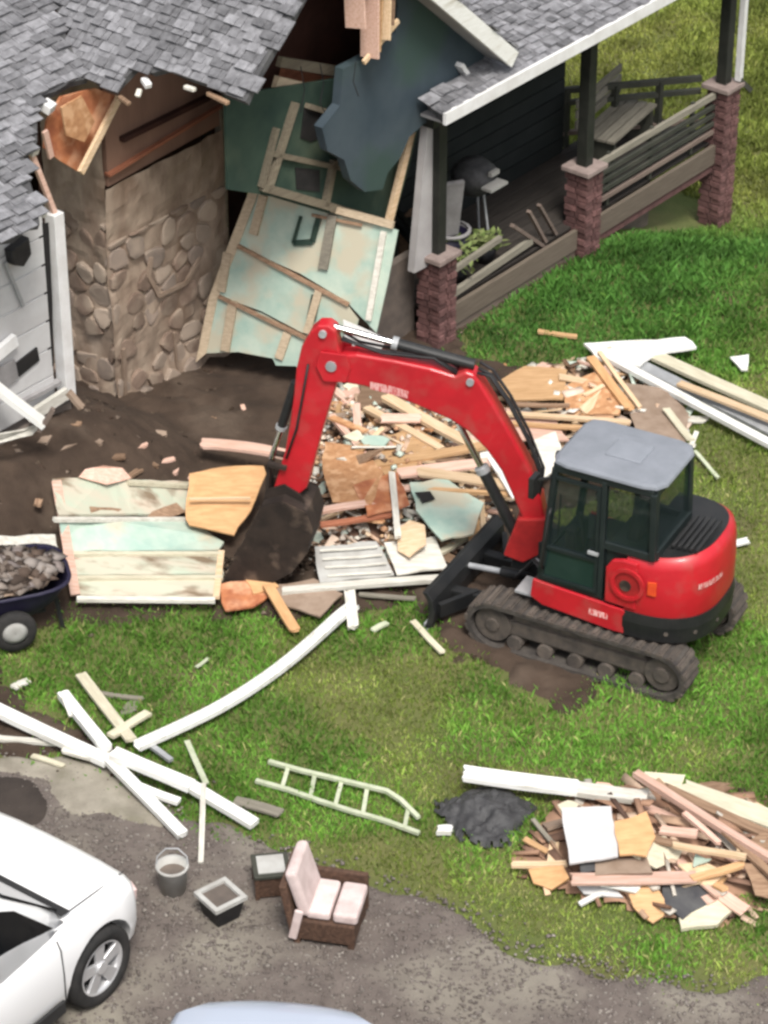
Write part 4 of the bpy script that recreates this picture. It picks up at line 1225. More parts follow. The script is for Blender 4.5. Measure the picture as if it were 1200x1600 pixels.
for y in (yl, yr):
    cbar((A_lo[0], y, A_lo[1]), (A_hi[0], y, A_hi[1]))
    cbar((C_lo[0], y, C_lo[1]), (C_hi[0], y, C_hi[1]), 0.08)
    cbar((A_hi[0], y, ZR), (C_hi[0], y, ZR), 0.06, 0.07, 'roof_rail', (0, 0, 1))
    cbar((A_lo[0], y, ZF + 0.02), (B_x, y, ZF + 0.02), 0.05, 0.06, 'door_sill', (0, 0, 1))
    cbar((B_x, y, 1.40), (C_lo[0], y, 1.40), 0.05, 0.08, 'window_sill', (0, 0, 1))
    cbar((B_x, y, 0.84), (B_x, y, ZR), 0.07, 0.05)
cbar((A_hi[0], yl, ZR), (A_hi[0], yr, ZR), 0.06, 0.07, 'roof_rail', (0, 0, 1))
cbar((C_hi[0], yl, ZR), (C_hi[0], yr, ZR), 0.06, 0.07, 'roof_rail', (0, 0, 1))
cbar((A_lo[0], yl, ZF + 0.04), (A_lo[0], yr, ZF + 0.04), 0.06, 0.10, 'front_sill', (0, 0, 1))
cbar((C_lo[0], yl, 1.42), (C_lo[0], yr, 1.42), 0.08, 0.10, 'rear_sill', (0, 0, 1))
cbar((0.425, yl, 1.10), (0.425, yr, 1.10), 0.03, 0.03, 'front_rail', (0, 0, 1))
mb = MB(); mb.box((-0.36, 0.2, 1.10), (0.40, 0.76, 0.56)); build(mb, 'cab_rear_body', 'cab_black', ex, bevel=0.02)


def pane(name, pts, d=(0, 0.006, 0)):
    mb = MB(); mb.prism(pts, d); return build(mb, name, 'cab_glass', ex)


pane('windshield', [(0.43, yl - .03, 0.92), (0.43, yr + .03, 0.92), (0.335, yr + .03, 1.99), (0.335, yl - .03, 1.98)], (0.006, 0, 0))
pane('rear_window', [(-0.63, yl - .04, 1.47), (-0.63, yr + .04, 1.47), (-0.612, yr + .04, 1.99), (-0.612, yl - .04, 1.99)], (-0.006, 0, 0))
pane('side_window', [(B_x - .03, yl, 1.44), (-0.59, yl, 1.44), (-0.57, yl, 1.99), (B_x - .03, yl, 1.98)])
pane('side_window', [(B_x - .03, yr, 1.44), (-0.59, yr, 1.44), (-0.57, yr, 1.99), (B_x - .03, yr, 1.98)])
pane('side_window', [(0.40, yr, 0.90), (B_x + .03, yr, 0.90), (B_x + .03, yr, 1.99), (0.32, yr, 1.98)])
# door on the left
dr = pane('door', [(0.415, yl + .012, 0.89), (B_x + .035, yl + .012, 0.89), (B_x + .035, yl + .012, 1.97), (0.325, yl + .012, 1.97)])
for a, b2, wd in (((0.415, 0.89), (0.325, 1.97), 0.035), ((B_x + .04, 0.89), (B_x + .04, 1.97), 0.04), ((0.415, 0.90), (B_x + .04, 0.90), 0.05), ((0.325, 1.96), (B_x + .04, 1.96), 0.035), ((0.40, 1.22), (B_x + .04, 1.22), 0.05)):
    mb = MB(); mb.bar((a[0], yl + .022, a[1]), (b2[0], yl + .022, b2[1]), 0.03, wd, up=(0, 1, 0)); build(mb, 'door_frame', 'cab_black', dr)
mat('door_lower', (0.012, 0.03, 0.027), (0.02, 0.042, 0.037), 4, 0.2, 0, spec=0.5)
mb = MB(); mb.prism([(0.408, yl + .02, 0.92), (B_x + .05, yl + .02, 0.92), (B_x + .05, yl + .02, 1.20), (0.39, yl + .02, 1.20)], (0, 0.01, 0)); build(mb, 'lower_panel', 'door_lower', dr)
mb = MB(); mb.box((B_x + 0.07, yl + .045, 1.30), (0.10, 0.02, 0.03)); build(mb, 'door_handle', 'metal_grey', dr)
# roof
rp_ = []
for (x, y) in ((0.38, 0.50), (0.34, 0.60), (0.22, 0.635), (-0.50, 0.635), (-0.62, 0.60), (-0.68, 0.50), (-0.68, -0.08), (-0.62, -0.19), (-0.50, -0.225), (0.22, -0.225), (0.34, -0.19), (0.38, -0.08)):
    rp_.append((x, y))
cxr, cyr = -0.11, 0.205
rings = [[(cxr + (x - cxr) * s, cyr + (y - cyr) * s, z) for x, y in rp_] for s, z in ((0.97, 2.085), (1.0, 2.098), (0.985, 2.12), (0.93, 2.135), (0.55, 2.152), (0.08, 2.155))]
mb = MB(); mb.loft(rings); build(mb, 'cab_roof', 'cab_roof', ex, smooth=False)
mb = MB(); mb.prism([(-0.02, 0.05, 2.145), (-0.36, 0.05, 2.145), (-0.36, 0.36, 2.145), (-0.02, 0.36, 2.145)], (0, 0, 0.022)); build(mb, 'roof_hatch', 'cab_roof', ex, bevel=0.01)
# inside
mb = MB(); mb.box((-0.14, 0.2, 1.22), (0.42, 0.42, 0.12)); build(mb, 'seat', 'car_trim', ex, bevel=0.03)
mb = MB(); mb.box((-0.35, 0.2, 1.50), (0.12, 0.40, 0.56), Matrix.Rotation(R(-8), 3, 'Y')); build(mb, 'seat_back', 'car_trim', ex, bevel=0.04)
mb = MB(); mb.box((-0.39, 0.2, 1.84), (0.09, 0.24, 0.16)); build(mb, 'headrest', 'cloth_grey', ex, bevel=0.03)
mb = MB(); mb.box((0.28, 0.2, 1.10), (0.10, 0.30, 0.34)); build(mb, 'console', 'car_trim', ex, bevel=0.02)
for y in (0.02, 0.40):
    mb = MB(); mb.cyl((0.12, y, 1.2), (0.16, y, 1.46), 0.012, n=6); mb.cyl((0.16, y, 1.44), (0.165, y, 1.52), 0.025, n=8); build(mb, 'joystick', 'car_trim', ex)
mb = MB(); mb.tube([(0.40, yl + .05, 1.00), (0.40, yl + .09, 1.05), (0.345, yl + .09, 1.60), (0.345, yl + .05, 1.65)], .014, 6); build(mb, 'grab_rail', 'black_paint', ex, smooth=True)
mb = MB(); mb.bar((0.44, 0.25, 0.98), (0.385, 0.34, 1.62), .012, .02); build(mb, 'wiper', 'black_paint', ex)
mb = MB()
for k in range(6, 36, 6):
    (xa, ya) = plan(1.016)[k]
    mb.cyl((xa * .985 - .38 * .015, ya * .985, .64), (xa, ya, .64), .022, n=8)
build(mb, 'bumper_bolt', 'track_mud', ex)
# mirror and work lamp
mb = MB(); mb.bar((0.36, 0.62, 1.95), (0.46, 0.72, 1.95), 0.02, 0.02); mb.box((0.47, 0.73, 1.90), (0.05, 0.14, 0.20)); build(mb, 'mirror', 'black_paint', ex)
mb = MB(); mb.cyl((0.36, 0.30, 1.99), (0.45, 0.30, 1.97), 0.05, n=12); build(mb, 'work_lamp', 'black_paint', ex)
# skirt lettering
mb = MB()
mb.prism([(-0.06, 0.6365, 0.655), (-0.24, 0.6365, 0.655), (-0.24, 0.6365, 0.715), (-0.06, 0.6365, 0.715)], (0, 0.0015, 0))
build(mb, 'skirt_lettering', 'decal_pink', ex)

mb = MB(); mb.box((0.60, 0.42, 0.60), (0.22, 0.26, 0.03)); build(mb, 'step_plate', 'metal_grey', ex, bevel=0.005)
mb = MB(); mb.box((0.60, -0.36, 0.62), (0.26, 0.30, 0.16)); build(mb, 'valve_cover', 'black_paint', ex, bevel=0.02)
for k in range(4):
    mb = MB(); mb.tube([(0.52, 0.10 + k * 0.05, 0.62), (0.68, 0.12 + k * 0.04, 0.70 + 0.02 * k), (0.84, 0.10 + k * 0.03, 0.52), (0.92, 0.06 + k * 0.02, 0.40)], 0.016, 6); build(mb, 'hydraulic_hose', 'metal_grey' if k == 1 else 'plastic_black', ex, smooth=True)
# boom, stick and bucket lie in a vertical plane turned a little to the right of the cab
BH = R(168)
th = BH - EH
BD = np.array([math.cos(th), math.sin(th), 0.0]); BN = np.array([-BD[1], BD[0], 0.0])
BP = np.array([0.70, 0.0, 0.0])
bdw = np.array([math.cos(BH), math.sin(BH), 0.0]); bnw = np.array([-bdw[1], bdw[0], 0.0])
bpw = E1 + np.array([math.cos(EH), math.sin(EH), 0]) * 0.70


def bsz(px, py):
    p = hit(px, py, bpw, bnw)
    return np.array([(p - bpw) @ bdw, p[2] - E1[2]])


def bl3(s, off):
    return BP + BD * s[0] + np.array([0, 0, s[1]]) + BN * off


def bprism(px, wid, name, m, bevel=0.02, off=0.0, seg=2):
    mb = MB(); mb.prism([bl3(bsz(*q), off - wid / 2) for q in px], BN * wid)
    return build(mb, name, m, ex, bevel=bevel, seg=seg)


BW = 0.19
boom_px = [(534, 548), (560, 546), (620, 556), (676, 568), (714, 580), (730, 573), (744, 578), (756, 596), (776, 628), (806, 680), (832, 728), (848, 772), (854, 806), (846, 826), (832, 824), (820, 806), (806, 772), (786, 728), (762, 694), (736, 668), (706, 648), (664, 630), (616, 610), (572, 596), (536, 590)]
bprism(boom_px, BW, 'boom', 'red_paint', 0.025, seg=3)
# the boom's upper edge plate, a little wider
stick_px = [(488, 512), (500, 502), (516, 502), (527, 510), (531, 532), (536, 552), (534, 572), (528, 596), (516, 634), (502, 682), (490, 728), (482, 756), (468, 768), (440, 768), (430, 758), (436, 738), (448, 700), (456, 656), (462, 612), (466, 570), (474, 536)]
bprism(stick_px, BW * 0.86, 'stick', 'red_paint', 0.02, off=0.0, seg=3)
for s in (-1, 1):
    bprism([(505, 540), (545, 545), (552, 566), (545, 588), (510, 586), (498, 562)], 0.02, 'boom_tip_plate', 'red_paint', 0.006, off=s * (BW / 2 + 0.012))
mb = MB(); c = bl3(bsz(522, 562), 0); mb.cyl(c - BN * 0.135, c + BN * 0.135, 0.05, n=16); build(mb, 'pivot_pin', 'metal_grey', ex)
mb = MB(); c = bl3(bsz(508, 514), 0); mb.cyl(c - BN * 0.11, c + BN * 0.11, 0.035, n=14); build(mb, 'pivot_pin', 'metal_grey', ex)
mb = MB(); c = bl3(bsz(738, 588), 0); mb.cyl(c - BN * 0.12, c + BN * 0.12, 0.035, n=14); build(mb, 'pivot_pin', 'metal_grey', ex)
# boom lettering
mb = MB()
mb.prism([bl3(bsz(x, y), BW / 2 + 0.003) for x, y in ((582, 588), (612, 594), (642, 603), (640, 614), (610, 606), (582, 599))], BN * 0.0015)
build(mb, 'boom_lettering', 'decal_pink', ex)


def cylrod(pa, pb, ra, rb, frac, off, name):
    a, b2 = bl3(bsz(*pa), off), bl3(bsz(*pb), off)
    m_ = a + (b2 - a) * frac
    mb = MB(); mb.cyl(a, m_, ra, n=14); c1 = build(mb, name, 'black_paint', ex, bevel=0.006)
    mb = MB(); mb.cyl(m_, b2, rb, n=12); build(mb, 'cylinder_rod', 'chrome', c1)
    mb = MB(); mb.cyl(m_ - (b2 - a) * 0.03, m_ + (b2 - a) * 0.01, ra * 1.25, n=14); build(mb, 'cylinder_gland', 'metal_grey', c1)


cylrod((812, 846), (716, 660), 0.055, 0.032, 0.62, 0.0, 'boom_cylinder')
cylrod((742, 570), (512, 508), 0.05, 0.03, 0.55, 0.0, 'stick_cylinder')
cylrod((462, 596), (424, 716), 0.042, 0.026, 0.6, 0.0, 'bucket_cylinder')
# linkage at the stick end
for s in (-1, 1):
    mb = MB(); mb.bar(bl3(bsz(424, 716), s * 0.1), bl3(bsz(452, 722), s * 0.1), 0.03, 0.06, up=BN); build(mb, 'bucket_link', 'bucket_steel', ex)
    mb = MB(); mb.bar(bl3(bsz(424, 716), s * 0.07), bl3(bsz(420, 772), s * 0.07), 0.03, 0.06, up=BN); build(mb, 'bucket_link', 'bucket_steel', ex)
# hoses
for k, o in enumerate((-0.05, 0.03, 0.07)):
    mb = MB(); mb.tube([bl3(bsz(x, y), o) for x, y in ((842, 790), (848, 735), (826, 680), (796, 622), (768, 582), (748, 570 + 3 * k))], 0.016, 6); build(mb, 'hydraulic_hose', 'plastic_black', ex, smooth=True)
    mb = MB(); mb.tube([bl3(bsz(x, y), o) for x, y in ((716, 578), (680, 558 - 2 * k), (640, 550), (600, 546), (560, 538 - 3 * k), (536, 524))], 0.014, 6); build(mb, 'hydraulic_hose', 'plastic_black', ex, smooth=True)
    mb = MB(); mb.tube([bl3(bsz(x, y), o * 1.6) for x, y in ((486, 560), (478, 606), (468, 660), (452, 706))], 0.012, 6); build(mb, 'hydraulic_hose', 'plastic_black', ex, smooth=True)
# swing bracket
mb = MB(); mb.box((0.60, 0.0, 0.72), (0.34, 0.26, 0.40)); build(mb, 'swing_bracket', 'black_paint', ex, bevel=0.03)
bprism([(812, 800), (856, 800), (858, 850), (820, 868), (790, 856)], 0.26, 'swing_bracket', 'red_dull', 0.015)
bprism([(808, 836), (850, 838), (846, 892), (800, 880)], 0.16, 'swing_bracket', 'black_paint', 0.015)
# bucket
bk_out = [(418, 770), (450, 762), (488, 780), (498, 808), (490, 842), (466, 872), (430, 892), (384, 902), (352, 898)]
bk_in = [(356, 890), (386, 890), (426, 880), (458, 860), (480, 836), (486, 810), (478, 790), (446, 774), (424, 780)]
BKW = 0.46
mb = MB(); mb.prism([bl3(bsz(*q), -BKW / 2) for q in bk_out + bk_in], BN * BKW); bkt = build(mb, 'bucket', 'bucket_steel', ex)
for s in (-1, 1):
    mb = MB(); mb.prism([bl3(bsz(*q), s * BKW / 2 - 0.012) for q in bk_out], BN * 0.024); build(mb, 'side_plate', 'bucket_steel', bkt)
    mb = MB(); mb.prism([bl3(bsz(*q), s * 0.10 - 0.012) for q in ((414, 778), (420, 756), (448, 748), (474, 764), (484, 784))], BN * 0.024); build(mb, 'bucket_ear', 'bucket_steel', bkt)
for k in range(4):
    o = -BKW / 2 + 0.06 + k * (BKW - 0.12) / 3
    mb = MB(); mb.prism([bl3(bsz(*q), o - 0.03) for q in ((366, 902), (366, 888), (338, 896), (336, 902))], BN * 0.06); build(mb, 'bucket_tooth', 'metal_grey', bkt)

# ------------------------------------------------------------------ loose boards and sheets
def fit_frame(p, q, roll=0.0):
    x = (q - p) / np.linalg.norm(q - p)
    y = np.cross([0, 0, 1.0], x); y /= np.linalg.norm(y)
    z = np.cross(x, y)
    c, s = math.cos(roll), math.sin(roll)
    y, z = y * c + z * s, z * c - y * s
    return x, y, z


def plank(p, q, w, t, m, label, cat='board', group=None, name='board', roll=0.0, jag=0.25, bend=0.0, lift=True):
    """one board from p to q (undersides rest at the given points)"""
    p, q = np.array(p, float), np.array(q, float)
    x, y, z = fit_frame(p, q, roll)
    L = np.linalg.norm(q - p)
    c = (p + q) / 2 + (z * t / 2 if lift else 0)
    n = 6
    mb = MB(); rings = []
    K_ = 6
    ys = [-.5 + k / (K_ - 1) for k in range(K_)]
    s0, s1 = random.uniform(-jag, jag), random.uniform(-jag, jag)
    e0 = [max(0, (y * s0 + random.uniform(0, jag) * random.choice((.3, 1.6)))) * w for y in ys]
    e1 = [max(0, (y * s1 + random.uniform(0, jag) * random.choice((.3, 1.6)))) * w for y in ys]
    ph = random.uniform(-1, 1)
    for i in range(n + 1):
        f = i / n
        xx = -L / 2 + L * f
        ws = w * (1 + 0.02 * math.sin(7 * f + ph * 9))
        bz = bend * (4 * f * (1 - f)) + 0.004 * math.sin(5 * f + ph * 5)
        of = e0 if i == 0 else ([-q for q in e1] if i == n else [0] * K_)
        rings.append([(xx + of[k], ys[k] * ws, -t / 2 + bz) for k in range(K_)] + [(xx + of[k] * .6, ys[k] * ws, t / 2 + bz) for k in reversed(range(K_))])
    mb.loft(rings)
    M = np.eye(4); M[:3, 0], M[:3, 1], M[:3, 2], M[:3, 3] = x, y, z, c
    o = build(mb, name, m, matrix=M.tolist())
    return tag(o, label, cat, group)


def board(x1, y1, h1, x2, y2, h2, w, t, m, label, **k):
    return plank(T(x1, y1, h1), T(x2, y2, h2), w, t, m, label, **k)


def sheet(pts, t, m, label, cat='sheet', name='sheet', group=None, wave=0.0):
    """flat broken sheet; pts = (px, py, height above the ground)"""
    P = [T(*q) for q in pts]
    c = sum(P) / len(P)
    n = np.zeros(3)
    for i in range(len(P)):
        a, b2 = P[i] - c, P[(i + 1) % len(P)] - c
        n += np.cross(a, b2)
    n /= np.linalg.norm(n)
    if n[2] < 0: n = -n
    Q = []
    for i in range(len(P)):                                # roughen the broken outline
        a, b2 = P[i], P[(i + 1) % len(P)]
        Q.append(a)
        L = np.linalg.norm(b2 - a)
        k = int(L / 0.16)
        for j in range(1, k + 1):
            f = j / (k + 1)
            d = np.cross(n, b2 - a) / max(L, 1e-6)
            Q.append(a + (b2 - a) * f + d * random.gauss(0, 0.010) + n * random.gauss(0, wave))
    mb = MB(); mb.prism([q - c for q in Q], n * t)
    o = build(mb, name, m)
    o.location = c
    return tag(o, label, cat, group)


def ribbon(pts, w, t, m, label, cat, name, group=None, gut=False):
    P = [T(*q) for q in pts]
    # smooth the line
    for _ in range(2):
        Qs = [P[0]]
        for a, b2 in zip(P[:-1], P[1:]):
            Qs += [a * 0.75 + b2 * 0.25, a * 0.25 + b2 * 0.75]
        P = Qs + [P[-1]]
    c = sum(P) / len(P)
    rings = []
    for i, p in enumerate(P):
        d = P[min(i + 1, len(P) - 1)] - P[max(i - 1, 0)]; d /= np.linalg.norm(d)
        y = np.cross([0, 0, 1.0], d); y /= np.linalg.norm(y); z = np.cross(d, y)
        if gut:
            sec = [(-.5, 0), (.5, 0), (.5, 1), (.42, 1), (.42, .12), (-.42, .12), (-.42, .8), (-.5, .8)]
        else:
            sec = [(-.5, 0), (.5, 0), (.5, 1), (-.5, 1)]
        rings.append([p - c + y * a * w + z * b2 * t for a, b2 in sec])
    mb = MB(); mb.loft(rings)
    o = build(mb, name, m)
    o.location = c
    return tag(o, label, cat, group)


# --- fallen wall panel lying on the soil left of the bucket
fp0 = T(215, 840, 0.0)
fw_ = thing('fallen_wall_panel', 'wide pale mint and cream wall panel lying flat on the soil left of the bucket', 'wall panel', fp0)


def fpoly(pts, h, t, name, m):
    P = [T(x, y, h) - fp0 for x, y in pts]
    Q = []
    for i in range(len(P)):
        a, b2 = P[i], P[(i + 1) % len(P)]
        Q.append(a)
        k = int(np.linalg.norm(b2 - a) / 0.15)
        for j in range(1, k + 1):
            Q.append(a + (b2 - a) * j / (k + 1) + np.array([random.gauss(0, .008), random.gauss(0, .008), 0]))
    mb = MB(); mb.prism(Q, (0, 0, t)); return build(mb, name, m, fw_)


fpoly([(82, 752), (122, 750), (200, 752), (305, 756), (300, 800), (225, 806), (92, 808)], 0.13, 0.025, 'sheathing_board', 'sheathing_pale')
fpoly([(92, 813), (220, 812), (300, 816), (350, 850), (342, 862), (100, 864)], 0.13, 0.025, 'sheathing_board', 'sheathing_mint')
fpoly([(100, 868), (345, 866), (350, 900), (104, 902)], 0.13, 0.025, 'sheathing_board', 'sheathing_pale')
fpoly([(104, 906), (348, 904), (334, 936), (122, 934)], 0.13, 0.025, 'sheathing_board', 'sheathing_pale')
for (x1, y1, x2, y2, wd, m) in ((88, 752, 118, 930, 0.09, 'wood_pink'), (84, 812, 300, 812, 0.05, 'white_dirty'), (98, 866, 346, 866, 0.05, 'cream_paint'), (104, 904, 348, 903, 0.05, 'cream_paint'), (120, 936, 336, 938, 0.06, 'white_dirty'),
                                (346, 862, 338, 934, 0.06, 'wood_pale'), (110, 872, 240, 886, 0.05, 'wood_pink'), (200, 754, 300, 760, 0.06, 'cream_paint'), (150, 914, 150, 890, 0.05, 'wood_old')):
    a, b2 = T(x1, y1, 0.165) - fp0, T(x2, y2, 0.165) - fp0
    mb = MB(); mb.bar(a, b2, wd, 0.035); build(mb, 'frame_strip', m, fw_)
for pts in ([(140, 792), (190, 796), (180, 804), (142, 802)], [(190, 842), (212, 840), (214, 850), (200, 854)], [(140, 892), (162, 888), (184, 900), (220, 906), (182, 910), (150, 908)], [(238, 800), (276, 786), (290, 800), (262, 810), (226, 812)], [(262, 858), (296, 856), (290, 862), (264, 864)]):
    fpoly(pts, 0.172, 0.006, 'torn_hole', 'wood_old')
sheet([(122, 746, .17), (132, 734, .2), (160, 728, .22), (190, 732, .2), (204, 748, .17), (166, 758, .16)], 0.02, 'wood_pink', 'rounded pinkish scrap lying over the top edge of the fallen panel', 'scrap')
sheet([(296, 742, .34), (345, 732, .42), (412, 730, .50), (416, 742, .48), (392, 800, .34), (366, 838, .26), (296, 822, .28), (290, 802, .28)], 0.02, 'plywood_orange', 'orange plywood sheet caught under the excavator bucket', 'plywood sheet', 'plywood_sheet')
board(296, 780, .42, 392, 780, .46, 0.03, 0.015, 'wood_pale', 'thin pale batten across the orange plywood by the bucket', cat='batten')
board(312, 694, .22, 455, 714, .34, 0.16, 0.03, 'wood_pink', 'pinkish white board lying on the soil left of the stick', bend=0.02)
sheet([(0, 838, .12), (84, 836, .12), (92, 866, .12), (60, 880, .10), (-40, 878, .10), (-40, 840, .1)], 0.03, 'white_dirty', 'dirty white panel piece at the left edge behind the rubble cart', 'scrap')

# --- heap behind the arm
heap_px = [(520, 610), (640, 600), (740, 640), (800, 700), (812, 790), (750, 840), (690, 900), (560, 905), (470, 890), (430, 850), (470, 770), (505, 690)]
HP = [T(*q)[:2] for q in heap_px]
hc = np.mean(np.array(HP), 0)
heap2_px = [(770, 590), (880, 570), (980, 560), (1080, 650), (1070, 720), (960, 730), (860, 740), (790, 690)]
HP2 = [T(*q)[:2] for q in heap2_px]
pile_px = [(800, 1350), (880, 1250), (1000, 1230), (1100, 1230), (1260, 1270), (1260, 1420), (1140, 1450), (1010, 1430), (880, 1400)]
HP3 = [T(*q)[:2] for q in pile_px]


def heap_pts(n, poly, h, seed):
    P = scatter(n, min(p[0] for p in poly), max(p[0] for p in poly), min(p[1] for p in poly), max(p[1] for p in poly), poly, 0.05, seed)
    c = np.mean(np.array(poly), 0)
    rx = max(abs(p[0] - c[0]) for p in poly); ry = max(abs(p[1] - c[1]) for p in poly)
    d = np.sqrt(((P[:, 0] - c[0]) / rx) ** 2 + ((P[:, 1] - c[1]) / ry) ** 2)
    top = h * np.clip(1 - d ** 1.6, 0, 1)
    r = np.random.default_rng(seed + 1)
    P[:, 2] += top * r.uniform(0.35, 1.0, len(P)) + 0.02
    return P


def mound(name, poly, h, m, lab):
    xs = [p[0] for p in poly]; ys = [p[1] for p in poly]
    gx = np.arange(min(xs), max(xs), 0.06); gy = np.arange(min(ys), max(ys), 0.06)
    X, Y = np.meshgrid(gx, gy)
    c = np.mean(np.array(poly), 0)
    rx = max(abs(p[0] - c[0]) for p in poly); ry = max(abs(p[1] - c[1]) for p in poly)
    d = np.sqrt(((X - c[0]) / rx) ** 2 + ((Y - c[1]) / ry) ** 2)
    Zz = gz(X, Y) + h * 0.75 * np.clip(1 - d ** 1.6, -0.2, 1) + 0.10 * (vnoise(X, Y, 0.2, 61) - 0.5)
    ny, nx = X.shape
    co = np.stack([X.ravel(), Y.ravel(), Zz.ravel()], 1)
    i, j = np.meshgrid(np.arange(ny - 1), np.arange(nx - 1), indexing='ij')
    a = (i * nx + j).ravel()
    f = np.stack([a, a + 1, a + nx + 1, a + nx], 1)
    cc = co[f].mean(1)
    f = f[inpoly(cc[:, 0], cc[:, 1], poly)]
    used = np.unique(f); re = np.full(len(co), -1); re[used] = np.arange(len(used))
    return tag(raw_mesh(name, co[used], re[f], 4, m, False), lab, kind='stuff')


mound('debris_mound', HP, 0.36, 'rubble_brown', 'mound of crushed plaster and earth under the boards behind the arm')
tag(boards_bulk('splinter_heap', 'rubble_mix', heap_pts(620, HP, 0.42, 71), 0.05, 0.32, 0.02, 0.13, 72, 0.4), 'crushed splinters and plaster bits filling the central heap', kind='stuff')
tag(chunks('plaster_rubble', 'rubble_mix', heap_pts(2600, HP, 0.47, 73), 0.01, 0.05, 74), 'small plaster crumbs over the central heap', kind='stuff')
tag(boards_bulk('splinter_heap', 'rubble_mix', heap_pts(420, HP2, 0.24, 75), 0.05, 0.24, 0.03, 0.10, 76, 0.25), 'splinters behind the cab roof', kind='stuff')
mound('debris_mound', HP3, 0.22, 'rubble_brown', 'low mound of brown scraps under the right hand board pile')
tag(boards_bulk('splinter_heap', 'rubble_brown', heap_pts(260, HP3, 0.28, 77), 0.06, 0.36, 0.02, 0.08, 78, 0.25, 2.4, 0.8), 'brown splinters filling the right hand board pile', kind='stuff')

CH = 'broken boards and sheets in the heap behind the excavator arm'
for a in ((600, 622, .40, 742, 700, .45, 0.13, 0.04, 'wood_pale', 'long pale joist running up under the boom, upper of two'),
          (572, 640, .34, 690, 706, .42, 0.09, 0.04, 'wood_pale', 'narrower pale joist parallel to and below the long joist'),
          (518, 652, .30, 590, 738, .38, 0.07, 0.04, 'wood_pink', 'pale pink lath just right of the stick leaning down the heap'),
          (545, 735, .40, 800, 690, .48, 0.12, 0.03, 'wood_tan', 'tan board crossing the middle of the heap towards the boom'),
          (620, 742, .44, 812, 718, .50, 0.16, 0.025, 'wood_pink', 'wide pinkish board under the boom bend'),
          (650, 738, .46, 806, 764, .46, 0.15, 0.025, 'wood_pale', 'wide whitish board pointing at the boom cylinder'),
          (660, 766, .44, 800, 776, .44, 0.05, 0.03, 'wood_tan', 'thin tan strip just under the whitish wide board'),
          (480, 806, .40, 592, 786, .42, 0.09, 0.03, 'wood_pink', 'pink splintered board end beside the bucket back'),
          (500, 822, .36, 612, 806, .38, 0.07, 0.03, 'wood_red', 'red brown board below the pink board by the bucket'),
          (770, 716, .52, 810, 782, .50, 0.11, 0.02, 'white_paint', 'short white board standing beside the boom cylinder'),
          (440, 926, .14, 700, 906, .14, 0.09, 0.04, 'white_dirty', 'long off white board along the lower edge of the heap'),
          (418, 916, .20, 462, 988, .08, 0.10, 0.03, 'plywood_orange', 'yellow orange board end sticking out over the grass under the bucket'),
          (612, 740, .5, 622, 842, .4, 0.06, 0.03, 'white_dirty', 'upright off white stud in the centre of the heap'),
          (735, 770, .36, 742, 850, .26, 0.12, 0.03, 'wood_tan', 'short tan board standing at the right end of the heap'),
          (752, 776, .36, 756, 840, .3, 0.05, 0.03, 'wood_pale', 'thin pale lath next to the short tan board, right end of the heap'),
          (680, 870, .2, 760, 820, .2, 0.07, 0.03, 'cream_paint', 'cream strip near the dozer blade at the heap edge'),
          (560, 930, .1, 650, 936, .08, 0.05, 0.02, 'wood_grey', 'grey lath on the grass edge below the heap')):
    board(*a[:9], a[9], group=None, bend=random.uniform(-.01, .02))
for a in ((((508, 692, .42), (560, 700, .44), (600, 740, .46), (580, 790, .44), (520, 786, .40), (505, 740, .40)), 0.015, 'strand_board', 'orange brown strand board sheet right of the stick', 'sheet'),
          (((570, 700, .36), (640, 670, .4), (690, 690, .42), (640, 740, .42), (590, 744, .4)), 0.015, 'wood_tan', 'tan sheet scrap under the parallel joists', 'sheet'),
          (((552, 760, .44), (622, 740, .46), (640, 790, .44), (574, 808, .42)), 0.015, 'strand_torn', 'reddish torn strand board in the middle of the heap', 'sheet'),
          (((640, 756, .46), (700, 752, .46), (756, 788, .42), (740, 836, .38), (690, 846, .38), (650, 800, .42)), 0.02, 'sheathing_mint', 'pale mint broken panel with a dark hole under the boom', 'sheet'),
          (((618, 830, .36), (640, 814, .40), (664, 822, .40), (666, 852, .36), (640, 872, .30), (622, 862, .3)), 0.015, 'wood_pale', 'rounded tan plywood scrap in the lower heap', 'sheet'),
          (((492, 856, .26), (588, 848, .28), (616, 900, .18), (500, 912, .18)), 0.02, 'plastic_grey', 'pale grey ribbed panel lying at the foot of the heap', 'sheet'),
          (((600, 850, .28), (680, 840, .28), (700, 890, .2), (620, 900, .2)), 0.02, 'white_dirty', 'grimy white plaster sheet beside the ribbed panel', 'sheet'),
          (((340, 916, .12), (400, 906, .16), (424, 930, .12), (396, 950, .10), (352, 956, .10)), 0.02, 'strand_torn', 'rust orange torn board on the soil under the bucket teeth', 'sheet'),
          (((424, 916, .14), (490, 906, .16), (536, 930, .12), (500, 966, .08), (450, 950, .1)), 0.02, 'plaster_flake', 'grey pink plaster slab at the grass edge', 'sheet'),
          (((384, 908, .16), (424, 900, .18), (436, 918, .16), (396, 930, .14)), 0.02, 'plywood_orange', 'orange plywood corner by the bucket teeth', 'sheet'),
          (((560, 596, .2), (640, 600, .24), (650, 640, .3), (560, 640, .28)), 0.02, 'wood_old', 'dark weathered sheet under the boom near the house', 'sheet'),
          (((740, 690, .4), (800, 690, .44), (812, 716, .44), (760, 730, .42)), 0.015, 'white_paint', 'white sheet scrap tucked behind the boom', 'sheet')):
    sheet(a[0], a[1], a[2], a[3], a[4])
sheet(((648, 770, .49), (672, 768, .49), (680, 780, .48), (660, 786, .48)), 0.006, 'dark_recess', 'small dark patch standing for the hole in the mint panel', 'scrap')  # black sheet laid on the panel, paints the dark of its hole
